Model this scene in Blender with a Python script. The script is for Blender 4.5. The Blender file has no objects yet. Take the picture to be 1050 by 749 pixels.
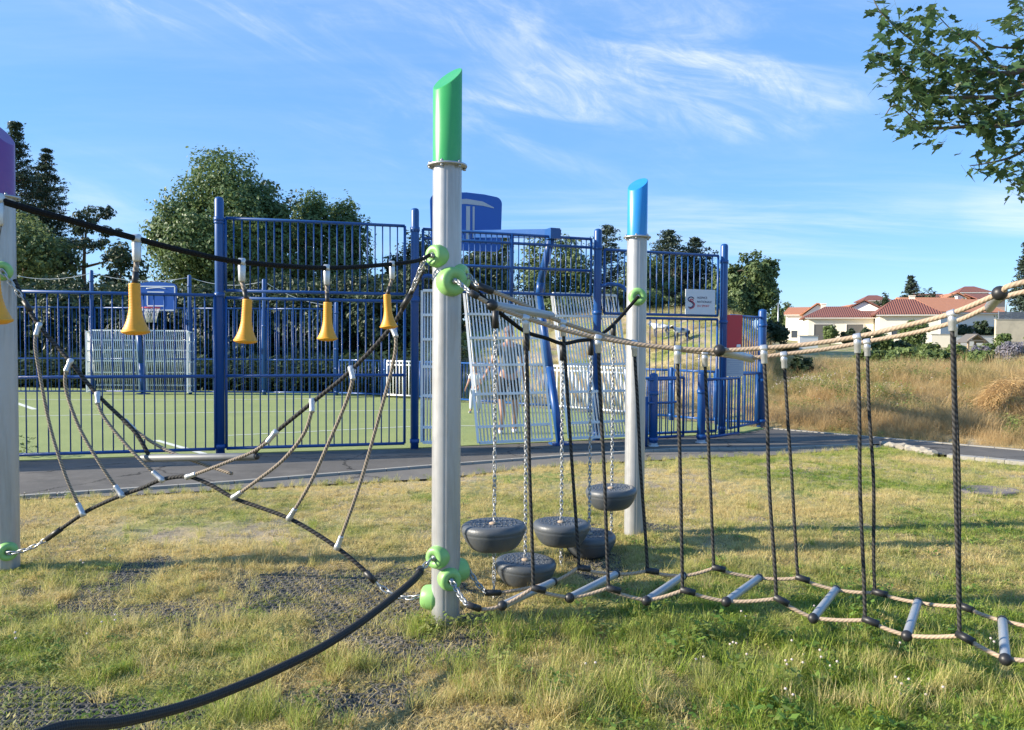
import bpy, bmesh, math, random
import numpy as np
from mathutils import Vector, Matrix
random.seed(7)
RNG = np.random.default_rng(11)
R = math.radians
scene = bpy.context.scene
COL = scene.collection

# ------------------------------------------------------------------ camera
CAMZ = 1.55; FPX = 800.0; CX = 525.0; CY = 374.5
PITCH = math.atan(24.5/FPX); ROLL = R(0.35)
_f = Vector((0, math.cos(PITCH), -math.sin(PITCH)))
_u = Vector((0, math.sin(PITCH), math.cos(PITCH)))
_r = Vector((1, 0, 0))
CR = _r*math.cos(ROLL) + _u*math.sin(ROLL)
CU = -_r*math.sin(ROLL) + _u*math.cos(ROLL)
EYE = Vector((0, 0, CAMZ))
def ray(x, y): return _f + CR*((x-CX)/FPX) + CU*((CY-y)/FPX)
def G(x, y, z=0.0):
    r = ray(x, y); return EYE + r*((z-CAMZ)/r.z)
def D(x, y, d):
    r = ray(x, y); return EYE + r*(d/r.y)
def VP(x, y, A, B, off=0.0):
    r = ray(x, y)
    n = Vector((-(B[1]-A[1]), B[0]-A[0], 0)).normalized()
    a = Vector((A[0], A[1], 0)) + n*off
    return EYE + r*((a-EYE).dot(n)/r.dot(n))
cd = bpy.data.cameras.new('camera'); cam = bpy.data.objects.new('camera', cd); COL.objects.link(cam)
M3 = Matrix((CR, CU, -_f)).transposed()
cam.matrix_world = Matrix.Translation(EYE) @ M3.to_4x4()
cd.sensor_width = 36; cd.lens = 36*FPX/1050; cd.clip_start = 0.05; cd.clip_end = 4000
scene.camera = cam

# ------------------------------------------------------------------ materials
def newmat(name):
    m = bpy.data.materials.new(name); m.use_nodes = True
    nt = m.node_tree
    return m, nt, nt.nodes['Principled BSDF'], nt.nodes['Material Output']
def rgb(c): return (c[0], c[1], c[2], 1)
def mat(name, col, rough=.5, metal=0.0, var=.12, scale=8, bump=0.0, bscale=60, spec=.5, coat=0.0, dirt=None, dirt_scale=3, dirt_amt=.5, dirt_stretch=None):
    m, nt, p, out = newmat(name); N = nt.nodes; L = nt.links
    tc = N.new('ShaderNodeTexCoord')
    no = N.new('ShaderNodeTexNoise'); no.inputs['Scale'].default_value = scale; no.inputs['Detail'].default_value = 6
    L.new(tc.outputs['Object'], no.inputs['Vector'])
    mx = N.new('ShaderNodeMix'); mx.data_type = 'RGBA'
    mx.inputs[6].default_value = rgb([c*(1-var) for c in col]); mx.inputs[7].default_value = rgb([min(1, c*(1+var)) for c in col])
    L.new(no.outputs['Fac'], mx.inputs[0]); last = mx.outputs[2]
    if dirt:
        n2 = N.new('ShaderNodeTexNoise'); n2.inputs['Scale'].default_value = dirt_scale; n2.inputs['Detail'].default_value = 8; n2.inputs['Roughness'].default_value = .7
        if dirt_stretch:
            mp = N.new('ShaderNodeMapping'); mp.inputs['Scale'].default_value = dirt_stretch; L.new(tc.outputs['Object'], mp.inputs[0]); L.new(mp.outputs[0], n2.inputs['Vector'])
        else: L.new(tc.outputs['Object'], n2.inputs['Vector'])
        rp = N.new('ShaderNodeMapRange'); rp.inputs[1].default_value = .48; rp.inputs[2].default_value = .72; rp.inputs[4].default_value = dirt_amt
        L.new(n2.outputs['Fac'], rp.inputs[0])
        m2 = N.new('ShaderNodeMix'); m2.data_type = 'RGBA'; m2.inputs[7].default_value = rgb(dirt)
        L.new(rp.outputs[0], m2.inputs[0]); L.new(last, m2.inputs[6]); last = m2.outputs[2]
    L.new(last, p.inputs['Base Color'])
    p.inputs['Metallic'].default_value = metal
    p.inputs['Specular IOR Level'].default_value = spec
    p.inputs['Coat Weight'].default_value = coat
    mr = N.new('ShaderNodeMapRange'); mr.inputs[3].default_value = max(.03, rough-.08); mr.inputs[4].default_value = min(1, rough+.1)
    L.new(no.outputs['Fac'], mr.inputs[0]); L.new(mr.outputs[0], p.inputs['Roughness'])
    if bump > 0:
        n3 = N.new('ShaderNodeTexNoise'); n3.inputs['Scale'].default_value = bscale; n3.inputs['Detail'].default_value = 4
        L.new(tc.outputs['Object'], n3.inputs['Vector'])
        b = N.new('ShaderNodeBump'); b.inputs['Strength'].default_value = bump; b.inputs['Distance'].default_value = .01
        L.new(n3.outputs['Fac'], b.inputs['Height']); L.new(b.outputs[0], p.inputs['Normal'])
    return m
def rope_mat(name, c1, c2, pitch=.05, strands=3, rough=.8, bump=.6, cross=False):
    """twisted / braided rope: uses the tube UVs (u round, v metres along)"""
    m, nt, p, out = newmat(name); N = nt.nodes; L = nt.links
    uv = N.new('ShaderNodeUVMap'); sp = N.new('ShaderNodeSeparateXYZ'); L.new(uv.outputs[0], sp.inputs[0])
    def wave(sign):
        a = N.new('ShaderNodeMath'); a.operation = 'MULTIPLY'; a.inputs[1].default_value = strands*sign; L.new(sp.outputs[0], a.inputs[0])
        b = N.new('ShaderNodeMath'); b.operation = 'MULTIPLY_ADD'; b.inputs[1].default_value = 1/pitch; L.new(sp.outputs[1], b.inputs[0]); L.new(a.outputs[0], b.inputs[2])
        c = N.new('ShaderNodeMath'); c.operation = 'MULTIPLY'; c.inputs[1].default_value = 6.28318; L.new(b.outputs[0], c.inputs[0])
        s = N.new('ShaderNodeMath'); s.operation = 'SINE'; L.new(c.outputs[0], s.inputs[0]); return s
    s = wave(1)
    if cross:
        s2 = wave(-1); t = N.new('ShaderNodeMath'); t.operation = 'MULTIPLY'; L.new(s.outputs[0], t.inputs[0]); L.new(s2.outputs[0], t.inputs[1]); s = t
    mr = N.new('ShaderNodeMapRange'); mr.inputs[1].default_value = -1; L.new(s.outputs[0], mr.inputs[0])
    tc = N.new('ShaderNodeTexCoord'); no = N.new('ShaderNodeTexNoise'); no.inputs['Scale'].default_value = 90; L.new(tc.outputs['Object'], no.inputs['Vector'])
    ad = N.new('ShaderNodeMath'); ad.operation = 'MULTIPLY_ADD'; ad.inputs[1].default_value = .7; ad.use_clamp = True
    L.new(mr.outputs[0], ad.inputs[0])
    n2 = N.new('ShaderNodeMath'); n2.operation = 'MULTIPLY'; n2.inputs[1].default_value = .3; L.new(no.outputs['Fac'], n2.inputs[0]); L.new(n2.outputs[0], ad.inputs[2])
    mx = N.new('ShaderNodeMix'); mx.data_type = 'RGBA'; mx.inputs[6].default_value = rgb(c1); mx.inputs[7].default_value = rgb(c2)
    L.new(ad.outputs[0], mx.inputs[0]); L.new(mx.outputs[2], p.inputs['Base Color'])
    p.inputs['Roughness'].default_value = rough; p.inputs['Specular IOR Level'].default_value = .2
    b = N.new('ShaderNodeBump'); b.inputs['Strength'].default_value = bump; b.inputs['Distance'].default_value = .004
    L.new(mr.outputs[0], b.inputs['Height']); L.new(b.outputs[0], p.inputs['Normal'])
    return m
def leaf_mat(name, c1, c2, trans=.3, rough=.5, tint=None):
    m, nt, p, out = newmat(name); N = nt.nodes; L = nt.links
    g = N.new('ShaderNodeNewGeometry')
    tc = N.new('ShaderNodeTexCoord'); no = N.new('ShaderNodeTexNoise'); no.inputs['Scale'].default_value = .6; no.inputs['Detail'].default_value = 3
    L.new(tc.outputs['Object'], no.inputs['Vector'])
    a = N.new('ShaderNodeMath'); a.operation = 'MULTIPLY_ADD'; a.inputs[1].default_value = .6; L.new(g.outputs['Random Per Island'], a.inputs[0])
    b = N.new('ShaderNodeMath'); b.operation = 'MULTIPLY_ADD'; b.inputs[1].default_value = .9; b.inputs[2].default_value = -.25; L.new(no.outputs['Fac'], b.inputs[0]); L.new(b.outputs[0], a.inputs[2]); a.use_clamp = True
    mx = N.new('ShaderNodeMix'); mx.data_type = 'RGBA'; mx.inputs[6].default_value = rgb(c1); mx.inputs[7].default_value = rgb(c2)
    L.new(a.outputs[0], mx.inputs[0]); L.new(mx.outputs[2], p.inputs['Base Color'])
    p.inputs['Roughness'].default_value = rough; p.inputs['Specular IOR Level'].default_value = .35
    tr = N.new('ShaderNodeBsdfTranslucent')
    hs = N.new('ShaderNodeHueSaturation'); hs.inputs['Hue'].default_value = .48; hs.inputs['Value'].default_value = 1.3; L.new(mx.outputs[2], hs.inputs['Color']); L.new(hs.outputs[0], tr.inputs['Color'])
    ms = N.new('ShaderNodeMixShader'); ms.inputs[0].default_value = trans
    L.new(p.outputs[0], ms.inputs[1]); L.new(tr.outputs[0], ms.inputs[2]); L.new(ms.outputs[0], out.inputs['Surface'])
    return m
def grass_mat(name, green1, green2, straw1, straw2, trans=.35):
    """green to straw by a value stored on each scattered clump, plus blade by blade variation"""
    m, nt, p, out = newmat(name); N = nt.nodes; L = nt.links
    at = N.new('ShaderNodeAttribute'); at.attribute_type = 'INSTANCER'; at.attribute_name = 'dry'
    g = N.new('ShaderNodeNewGeometry')
    def mixc(a, b):
        x = N.new('ShaderNodeMix'); x.data_type = 'RGBA'; x.inputs[6].default_value = rgb(a); x.inputs[7].default_value = rgb(b); L.new(g.outputs['Random Per Island'], x.inputs[0]); return x
    gr = mixc(green1, green2); st = mixc(straw1, straw2)
    w = N.new('ShaderNodeMath'); w.operation = 'MULTIPLY_ADD'; w.inputs[1].default_value = .5; w.inputs[2].default_value = -.25
    fr = N.new('ShaderNodeMath'); fr.operation = 'FRACT'; ml = N.new('ShaderNodeMath'); ml.operation = 'MULTIPLY'; ml.inputs[1].default_value = 7.31
    L.new(g.outputs['Random Per Island'], ml.inputs[0]); L.new(ml.outputs[0], fr.inputs[0]); L.new(fr.outputs[0], w.inputs[0])
    ad = N.new('ShaderNodeMath'); ad.operation = 'ADD'; ad.use_clamp = True; L.new(at.outputs['Fac'], ad.inputs[0]); L.new(w.outputs[0], ad.inputs[1])
    mx = N.new('ShaderNodeMix'); mx.data_type = 'RGBA'; L.new(ad.outputs[0], mx.inputs[0]); L.new(gr.outputs[2], mx.inputs[6]); L.new(st.outputs[2], mx.inputs[7])
    L.new(mx.outputs[2], p.inputs['Base Color']); p.inputs['Roughness'].default_value = .6; p.inputs['Specular IOR Level'].default_value = .25
    tr = N.new('ShaderNodeBsdfTranslucent'); L.new(mx.outputs[2], tr.inputs['Color'])
    ms = N.new('ShaderNodeMixShader'); ms.inputs[0].default_value = trans
    L.new(p.outputs[0], ms.inputs[1]); L.new(tr.outputs[0], ms.inputs[2]); L.new(ms.outputs[0], out.inputs['Surface'])
    return m

MT = {}
MT['alu'] = mat('brushed_aluminium', (.40, .405, .415), .42, .45, .08, 14, dirt=(.24, .22, .19), dirt_scale=3, dirt_amt=.55, dirt_stretch=(5, 5, .45))
MT['zinc'] = mat('galvanised_steel', (.40, .41, .42), .42, .7, .15, 40)
MT['clamp'] = mat('cast_aluminium', (.50, .51, .52), .36, .6, .15, 60)
MT['green_cap'] = mat('green_powder_coat', (.04, .34, .09), .32, 0, .06, 6, coat=.3, dirt=(.10, .36, .13), dirt_scale=4, dirt_amt=.4)
MT['blue_cap'] = mat('sky_blue_powder_coat', (.02, .24, .60), .35, 0, .06, 6, coat=.2, dirt=(.06, .26, .5), dirt_scale=5, dirt_amt=.4)
MT['purple_cap'] = mat('purple_powder_coat', (.15, .05, .23), .35, 0, .06, 6, coat=.2, dirt=(.2, .08, .27), dirt_scale=4, dirt_amt=.4)
MT['green_plastic'] = mat('lime_plastic', (.24, .47, .15), .42, 0, .08, 20, dirt=(.2, .38, .12), dirt_scale=14, dirt_amt=.5)
MT['black_plastic'] = mat('black_plastic', (.018, .018, .02), .45, 0, .2, 30)
MT['rubber'] = mat('dark_grey_rubber', (.078, .088, .100), .40, 0, .15, 10, bump=.15, bscale=120, dirt=(.14, .13, .11), dirt_scale=7, dirt_amt=.35)
MT['yellow'] = mat('ochre_yellow_plastic', (.72, .32, .014), .5, 0, .14, 14, dirt=(.42, .20, .04), dirt_scale=16, dirt_amt=.55)
MT['bar_grey'] = mat('grey_coated_tube', (.34, .36, .38), .38, .3, .08, 20, dirt=(.25, .24, .22), dirt_scale=10, dirt_amt=.4)
MT['bar_dark'] = mat('weathered_grey_tube', (.17, .175, .18), .5, .2, .12, 20, dirt=(.12, .11, .10), dirt_scale=9, dirt_amt=.5)
MT['rope_beige'] = rope_mat('beige_twisted_rope', (.31, .23, .16), (.47, .36, .26), .020, 3, bump=.3)
MT['rope_brown'] = rope_mat('brown_twisted_rope', (.10, .082, .062), (.40, .33, .26), .020, 3)
MT['rope_black'] = rope_mat('black_braided_rope', (.003, .003, .004), (.010, .010, .011), .03, 4, cross=True)
MT['rope_dark'] = rope_mat('charcoal_braided_rope', (.007, .007, .008), (.075, .072, .068), .026, 2, bump=.5)
MT['hose'] = rope_mat('thick_black_sheathed_rope', (.012, .012, .013), (.050, .049, .047), .016, 5, rough=.6, cross=True, bump=.4)
MT['blue'] = mat('royal_blue_paint', (.006, .066, .245), .38, 0, .10, 4, coat=.15, dirt=(.025, .07, .22), dirt_scale=3, dirt_amt=.5)
MT['blue_board'] = mat('blue_board_paint', (.015, .10, .42), .4, 0, .08, 3)
MT['white_metal'] = mat('white_painted_steel', (.84, .84, .82), .45, 0, .06, 6, dirt=(.6, .58, .54), dirt_scale=5, dirt_amt=.5)
MT['white'] = mat('white_print', (.78, .79, .80), .5, 0, .04, 4)
MT['grey_print'] = mat('grey_white_print', (.42, .45, .50), .5, 0, .08, 4)
MT['red'] = mat('red_panel_paint', (.50, .03, .04), .5, 0, .1, 6)
MT['navy'] = mat('navy_ink', (.03, .04, .12), .6)
MT['red_ink'] = mat('red_ink', (.55, .04, .06), .6)
MT['hoop'] = mat('faded_red_paint', (.62, .08, .12), .5)
MT['net'] = mat('white_cord', (.62, .62, .62), .8)
MT['concrete'] = mat('pale_concrete', (.33, .31, .27), .85, 0, .15, 6, bump=.4, bscale=40, dirt=(.26, .24, .2), dirt_scale=2.5, dirt_amt=.7)
MT['rubble'] = mat('broken_pale_concrete', (.31, .28, .23), .9, 0, .15, 9, bump=.6, bscale=30)
MT['bark'] = mat('grey_brown_bark', (.11, .085, .06), .95, 0, .4, 5, bump=1, bscale=25)
MT['pine_bark'] = mat('reddish_pine_bark', (.16, .095, .06), .95, 0, .4, 5, bump=1, bscale=25)
MT['leaf_chestnut'] = leaf_mat('chestnut_leaves', (.054, .100, .034), (.155, .23, .085), .30)
MT['leaf_oak'] = leaf_mat('oak_leaves', (.070, .112, .040), (.18, .24, .095), .30)
MT['leaf_dark'] = leaf_mat('dark_hedge_leaves', (.024, .042, .022), (.07, .105, .045), .22)
MT['leaf_bush'] = leaf_mat('bush_leaves', (.07, .11, .032), (.18, .24, .075), .30)
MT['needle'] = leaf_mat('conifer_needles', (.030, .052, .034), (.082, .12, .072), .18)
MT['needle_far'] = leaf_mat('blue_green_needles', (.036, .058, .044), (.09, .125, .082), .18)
MT['leaf_maple'] = leaf_mat('maple_leaves', (.026, .062, .024), (.085, .15, .052), .34, .4)
MT['lavender'] = leaf_mat('lavender_flowers', (.15, .16, .14), (.30, .27, .36), .2)
MT['lawn'] = grass_mat('lawn_blades', (.13, .225, .024), (.37, .47, .065), (.57, .44, .18), (.82, .68, .35), .45)
MT['meadow'] = grass_mat('meadow_blades', (.13, .17, .045), (.28, .30, .09), (.46, .31, .14), (.72, .53, .28), .42)
MT['weed'] = grass_mat('weed_leaves', (.08, .17, .028), (.21, .33, .06), (.30, .24, .09), (.45, .35, .15))
MT['clover'] = mat('clover_flower', (.55, .46, .42), .8)
MT['stem'] = mat('flower_stem', (.14, .19, .06), .8)

# ------------------------------------------------------------------ mesh builder
OFF = {}
class MB:
    def __init__(s): s.v = []; s.f = []; s.uv = []; s.sm = []
    def add(s, verts, faces, smooth=True, uvs=None):
        o = len(s.v); s.v += [tuple(v) for v in verts]
        for i, f in enumerate(faces):
            s.f.append([o+k for k in f]); s.sm.append(smooth)
            s.uv.append(uvs[i] if uvs else [(0, 0)]*len(f))
        return s
    def box(s, c, d, rz=0.0, M=None):
        x, y, z = d[0]/2, d[1]/2, d[2]/2
        P = [Vector(p) for p in ((-x,-y,-z),(x,-y,-z),(x,y,-z),(-x,y,-z),(-x,-y,z),(x,-y,z),(x,y,z),(-x,y,z))]
        T = M if M else Matrix.Translation(Vector(c)) @ Matrix.Rotation(rz, 4, 'Z')
        return s.add([T @ p for p in P], [(3,2,1,0),(4,5,6,7),(0,1,5,4),(1,2,6,5),(2,3,7,6),(3,0,4,7)], False)
    def bar(s, p, q, w, h):
        p = Vector(p); q = Vector(q); d = q-p; l = d.length; d.normalize()
        up = Vector((0,0,1)) if abs(d.z) < .95 else Vector((0,1,0))
        sd = d.cross(up).normalized(); up = sd.cross(d)
        M = Matrix((d, sd, up)).transposed().to_4x4(); M.translation = (p+q)/2
        return s.box(None, (l, w, h), M=M)
    def tube(s, pts, r, n=8, caps=True):
        pts = [Vector(p) for p in pts]; k = len(pts)
        rs = r if isinstance(r, (list, tuple)) else [r]*k
        T = []
        for i in range(k):
            d = pts[min(i+1, k-1)]-pts[max(i-1, 0)]
            T.append(d.normalized() if d.length > 1e-9 else Vector((0,0,1)))
        a = Vector((0,0,1)) if abs(T[0].z) < .9 else Vector((1,0,0))
        nrm = (a - T[0]*a.dot(T[0])).normalized()
        V = []; L = [0.0]
        for i in range(k):
            if i: L.append(L[-1]+(pts[i]-pts[i-1]).length)
            nrm = nrm - T[i]*nrm.dot(T[i]); nrm.normalize()
            b = T[i].cross(nrm)
            for j in range(n):
                t = 2*math.pi*j/n
                V.append(pts[i] + (nrm*math.cos(t)+b*math.sin(t))*rs[i])
        F = []; U = []
        for i in range(k-1):
            for j in range(n):
                j2 = (j+1) % n
                F.append((i*n+j, i*n+j2, (i+1)*n+j2, (i+1)*n+j))
                U.append([(j/n, L[i]), ((j+1)/n, L[i]), ((j+1)/n, L[i+1]), (j/n, L[i+1])])
        s.add(V, F, True, U)
        if caps:
            o = len(s.v)-len(V)
            for f in (list(range(n))[::-1], [(k-1)*n+j for j in range(n)]):
                s.f.append([o+q for q in f]); s.sm.append(False); s.uv.append([(0,0)]*n)
        return s
    def lathe(s, prof, n=20, M=Matrix.Identity(4), smooth=True):
        V = []; F = []
        for (r, z) in prof:
            for j in range(n):
                t = 2*math.pi*j/n; V.append(M @ Vector((r*math.cos(t), r*math.sin(t), z)))
        for i in range(len(prof)-1):
            for j in range(n):
                j2 = (j+1) % n; F.append((i*n+j, i*n+j2, (i+1)*n+j2, (i+1)*n+j))
        if prof[0][0] > 1e-6: F.append(tuple(range(n))[::-1])
        if prof[-1][0] > 1e-6: F.append(tuple((len(prof)-1)*n+j for j in range(n)))
        return s.add(V, F, smooth)
    def sphere(s, c, r, n=12, sc=(1,1,1)):
        k = n//2+1
        prof = [(r*math.sin(math.pi*i/k), -r*math.cos(math.pi*i/k)) for i in range(k+1)]
        prof[0] = (1e-7, -r); prof[-1] = (1e-7, r)
        return s.lathe(prof, n, Matrix.Translation(Vector(c)) @ Matrix.Diagonal((*sc, 1)))
    def prism(s, poly, z0, z1, M=Matrix.Identity(4)):
        n = len(poly)
        V = [M @ Vector((p[0], p[1], z0)) for p in poly] + [M @ Vector((p[0], p[1], z1)) for p in poly]
        F = [tuple(range(n))[::-1], tuple(range(n, 2*n))] + [(i, (i+1)%n, n+(i+1)%n, n+i) for i in range(n)]
        return s.add(V, F, False)
    def build(s, name, m, parent=None, loc=None, bevel=0):
        me = bpy.data.meshes.new(name)
        base = OFF.get(parent.name, Vector((0,0,0))) if parent else (Vector(loc) if loc else Vector((0,0,0)))
        me.from_pydata([tuple(Vector(v)-base) for v in s.v], [], s.f)
        me.polygons.foreach_set('use_smooth', s.sm)
        ul = me.uv_layers.new(name='UVMap')
        ul.data.foreach_set('uv', [c for f in s.uv for p in f for c in p])
        me.materials.append(m); me.update()
        o = bpy.data.objects.new(name, me); COL.objects.link(o)
        if parent: o.parent = parent
        else: o.location = base
        OFF[o.name] = base.copy()
        if bevel:
            b = o.modifiers.new('bevel', 'BEVEL'); b.width = bevel; b.segments = 2; b.limit_method = 'ANGLE'; b.angle_limit = R(50)
        return o
def tag(o, label=None, cat=None, group=None, kind=None):
    if label: o['label'] = label
    if cat: o['category'] = cat
    if group: o['group'] = group
    if kind: o['kind'] = kind
    return o
def thing(name, loc, label, cat, group=None):
    o = bpy.data.objects.new(name, None); COL.objects.link(o); o.location = Vector(loc); o.empty_display_size = .2
    OFF[o.name] = Vector(loc); return tag(o, label, cat, group)
def dup(root, loc, label, rz=0.0, group=None):
    def cp(o, parent):
        c = o.copy(); COL.objects.link(c)
        if parent: c.parent = parent
        for ch in list(o.children): cp(ch, c)
        return c
    r = cp(root, None); r.location = Vector(loc); r.rotation_euler.z = rz; r['label'] = label
    if group: r['group'] = group
    OFF[r.name] = Vector(loc); return r
def npmesh(name, V, F, m, parent=None, loc=None, smooth=False):
    """V (n,3) array, F (k,m) array of equal-sized faces"""
    base = np.array(OFF.get(parent.name, Vector((0,0,0))) if parent else (loc if loc else (0,0,0)), float)
    me = bpy.data.meshes.new(name); V = np.asarray(V, np.float32)-base.astype(np.float32); F = np.asarray(F, np.int32); k = F.shape[1]
    me.vertices.add(len(V)); me.vertices.foreach_set('co', V.ravel())
    me.loops.add(F.size); me.loops.foreach_set('vertex_index', F.ravel())
    me.polygons.add(len(F)); me.polygons.foreach_set('loop_start', np.arange(0, F.size, k, dtype=np.int32))
    me.polygons.foreach_set('loop_total', np.full(len(F), k, np.int32))
    me.polygons.foreach_set('use_smooth', np.full(len(F), smooth, bool))
    me.update(calc_edges=True); me.validate(); me.materials.append(m)
    o = bpy.data.objects.new(name, me); COL.objects.link(o)
    if parent: o.parent = parent
    elif loc: o.location = loc
    OFF[o.name] = Vector(base); return o
def cr(P, k=6):
    P = [Vector(p) for p in P]; out = []
    for i in range(len(P)-1):
        a, b, c, d = P[max(i-1,0)], P[i], P[i+1], P[min(i+2,len(P)-1)]
        for j in range(k):
            t = j/k; out.append(.5*((2*b)+(c-a)*t+(2*a-5*b+4*c-d)*t*t+(3*b-3*c+d-a)*t**3))
    out.append(P[-1]); return out
def axis_matrix(p, d):
    d = Vector(d).normalized(); q = Vector((0,0,1)).rotation_difference(d)
    return Matrix.Translation(Vector(p)) @ q.to_matrix().to_4x4()
def chain(mb, p, q, link=.045, r=.0045, sag=0.0):
    p = Vector(p); q = Vector(q); L = (q-p).length; n = max(2, int(L/(link*.78)))
    pts = []
    for i in range(n+1):
        t = i/n; v = p.lerp(q, t); v.z -= sag*4*t*(1-t); pts.append(v)
    for i in range(n):
        a, b = pts[i], pts[i+1]; d = (b-a).normalized(); c = (a+b)/2
        M = axis_matrix(c, d) @ Matrix.Rotation(math.pi/2*(i % 2)+.4, 4, 'Z')
        w = link*.27; h = link/2-w*.6; ring = []
        for j in range(10):
            t = 2*math.pi*j/10; s_ = h if math.sin(t) > 0.01 else (-h if math.sin(t) < -.01 else 0)
            ring.append(M @ Vector((w*math.cos(t), 0, w*math.sin(t)+s_)))
        ring.append(ring[0]); mb.tube(ring, r, 5, False)

# value noise
def _h(ix, iy, s):
    n = (ix.astype(np.int64)*374761393 + iy.astype(np.int64)*668265263 + s*1442695041) & 0x7fffffff
    n = ((n ^ (n >> 13))*1274126177) & 0x7fffffff
    return ((n ^ (n >> 16)) & 0xffff)/65535.0
def vnoise(x, y, s=0):
    ix = np.floor(x); iy = np.floor(y); fx = x-ix; fy = y-iy
    fx = fx*fx*(3-2*fx); fy = fy*fy*(3-2*fy)
    a = _h(ix, iy, s); b = _h(ix+1, iy, s); c = _h(ix, iy+1, s); d = _h(ix+1, iy+1, s)
    return (a*(1-fx)+b*fx)*(1-fy)+(c*(1-fx)+d*fx)*fy
def fbm(x, y, s=0, o=4):
    t = 0; a = .5; n = 0
    for i in range(o): t = t+a*vnoise(x*2**i, y*2**i, s+i*17); n += a; a *= .5
    return t/n
def sstep(a, b, x):
    t = np.clip((x-a)/(b-a), 0, 1); return t*t*(3-2*t)

# ------------------------------------------------------------------ layout of the ground
def plan(lst): return [tuple(G(*p)[:2]) for p in lst]
KERB = [(-14.0, 2.7)] + plan([(24,510),(230,496),(450,478),(580,468),(700,461),(780,461),(905,456),(955,466),(1050,475)]) + [(12.0, 4.8)]
EDGE = [(-14.0, 2.6)] + plan([(24,511.5),(120,508),(220,502.5),(450,490),(540,480),(620,474),(700,470),(785,467),(905,458.5),(955,468.5),(1050,478)]) + [(12.0, 4.5)]
FENCE = [(-16.0, 8.3)] + plan([(20,474),(226,467),(425,461),(741,446.5),(762,445),(785,441)])
BACK = [(-60,25),(-20,25)] + plan([(20,398),(345,403),(420,408.5),(640,427),(690,432),(785,440),(1050,463)]) + [(12.0, 7.2),(30,6.5)]
_kx, _ky = np.array(EDGE).T; _bx, _by = np.array(BACK).T
_hu = np.array([-3,-.9,-.6,-.2,-.1,.2,.29,.34,.45,.7,3.]); _hh = np.array([.8,.8,.8,.9,2.2,2.7,2.3,.75,.70,.75,.8]); _hl = np.array([14,14,14,14,15,15,13,8.5,8,8.5,9.])
def zone(x, y): return np.interp(x, _kx, _ky), np.interp(x, _bx, _by)
def hgt(x, y):
    x = np.asarray(x, float); y = np.asarray(y, float)
    f, b = zone(x, y); u = x/np.maximum(y, 1.0)
    H = np.interp(u, _hu, _hh); L = np.interp(u, _hu, _hl)
    s = np.clip((y-b-.1)/L, 0, 1); bank = H*(s*s*(3-2*s))
    z = bank + np.clip(y-28, 0, 110)*.011
    rough = (fbm(x*1.1, y*1.1, 3)-.5)*.5*np.clip((y-b)/3, 0, 1)
    lawn = np.clip((f-.15-y)/.5, 0, 1)
    mask = mat_amount(x, y)
    bump = (fbm(x*1.7, y*1.7, 5)-.5)*.075 + (fbm(x*7, y*7, 9, 3)-.5)*.05
    z = np.where(y > b, z+rough, z)
    z = z + lawn*(bump*.62+.030-mask*(.031*mat_open(x, y)+.060*(fbm(x*3.3, y*3.3, 77, 3)-.5))*(1-mat_edge(x, y)))
    flat = (y > f-.12) & (y < b+.12)
    return np.where(flat, -.03, z)
def ground_hit(px_, py_, d0=8.0, d1=60.0):
    for q in np.arange(d0, d1, .1):
        g = D(px_, py_, float(q))
        if float(hgt(g.x, g.y)) >= g.z: break
    g.z = float(hgt(g.x, g.y)); return g
# rubber matting lies below the net on the left and under the hanging seats
MOPEN = [(tuple(G(a, b))[:2], r, q) for a, b, r, q in ((80,728,1.0,.24),(335,600,.85,.5),(385,645,.5,.4),(300,730,.6,.18),(50,610,.6,.2),(220,625,.6,.3),(200,690,.6,.15),(560,600,.5,.4),(600,590,.4,.6))]
def mat_open(x, y):
    t = np.zeros_like(np.asarray(x, float))
    for (c, r, q) in MOPEN: t = np.maximum(t, np.exp(-(((x-c[0])/r)**2+((y-c[1])/q)**2)))
    return t
def mat_edge(x, y):
    d = np.minimum(np.minimum(x+3.75, .25-x), np.minimum(y-2.35, 5.75-y)); e = np.minimum(np.minimum(x-.25, 1.75-x), np.minimum(y-3.75, 6.75-y))
    return 1-sstep(.0, .35, np.where(x < .25, d, e))
def mat_amount(x, y):
    a = (x > -3.75) & (x < .25) & (y > 2.35) & (y < 5.75)
    b = (x >= .25) & (x < 1.75) & (y > 3.75) & (y < 6.75)
    return (a | b).astype(float)
# ------------------------------------------------------------------ light and sky
SUN_EL = 23.0; SUN_BACK = 6.0      # sun low on the left, a touch behind the camera
w = bpy.data.worlds.new('World'); scene.world = w; w.use_nodes = True
nt = w.node_tree; N = nt.nodes; L = nt.links; bg = N['Background']
sky = N.new('ShaderNodeTexSky'); sky.sky_type = 'NISHITA'; sky.sun_disc = False
sky.sun_elevation = R(SUN_EL)
sdir = Vector((-math.cos(R(SUN_BACK)), -math.sin(R(SUN_BACK)), math.tan(R(SUN_EL)))).normalized()
sky.sun_rotation = math.atan2(sdir.x, sdir.y)
sky.air_density = 1.0; sky.dust_density = .15; sky.ozone_density = 2.2; sky.altitude = 600
tc = N.new('ShaderNodeTexCoord'); sp = N.new('ShaderNodeSeparateXYZ'); L.new(tc.outputs['Generated'], sp.inputs[0])
def mth(op, a, b=None, c=None, clamp=False):
    m = N.new('ShaderNodeMath'); m.operation = op; m.use_clamp = clamp
    for i, v in enumerate((a, b, c)):
        if v is None: continue
        if isinstance(v, (int, float)): m.inputs[i].default_value = v
        else: L.new(v, m.inputs[i])
    return m.outputs[0]
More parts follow.
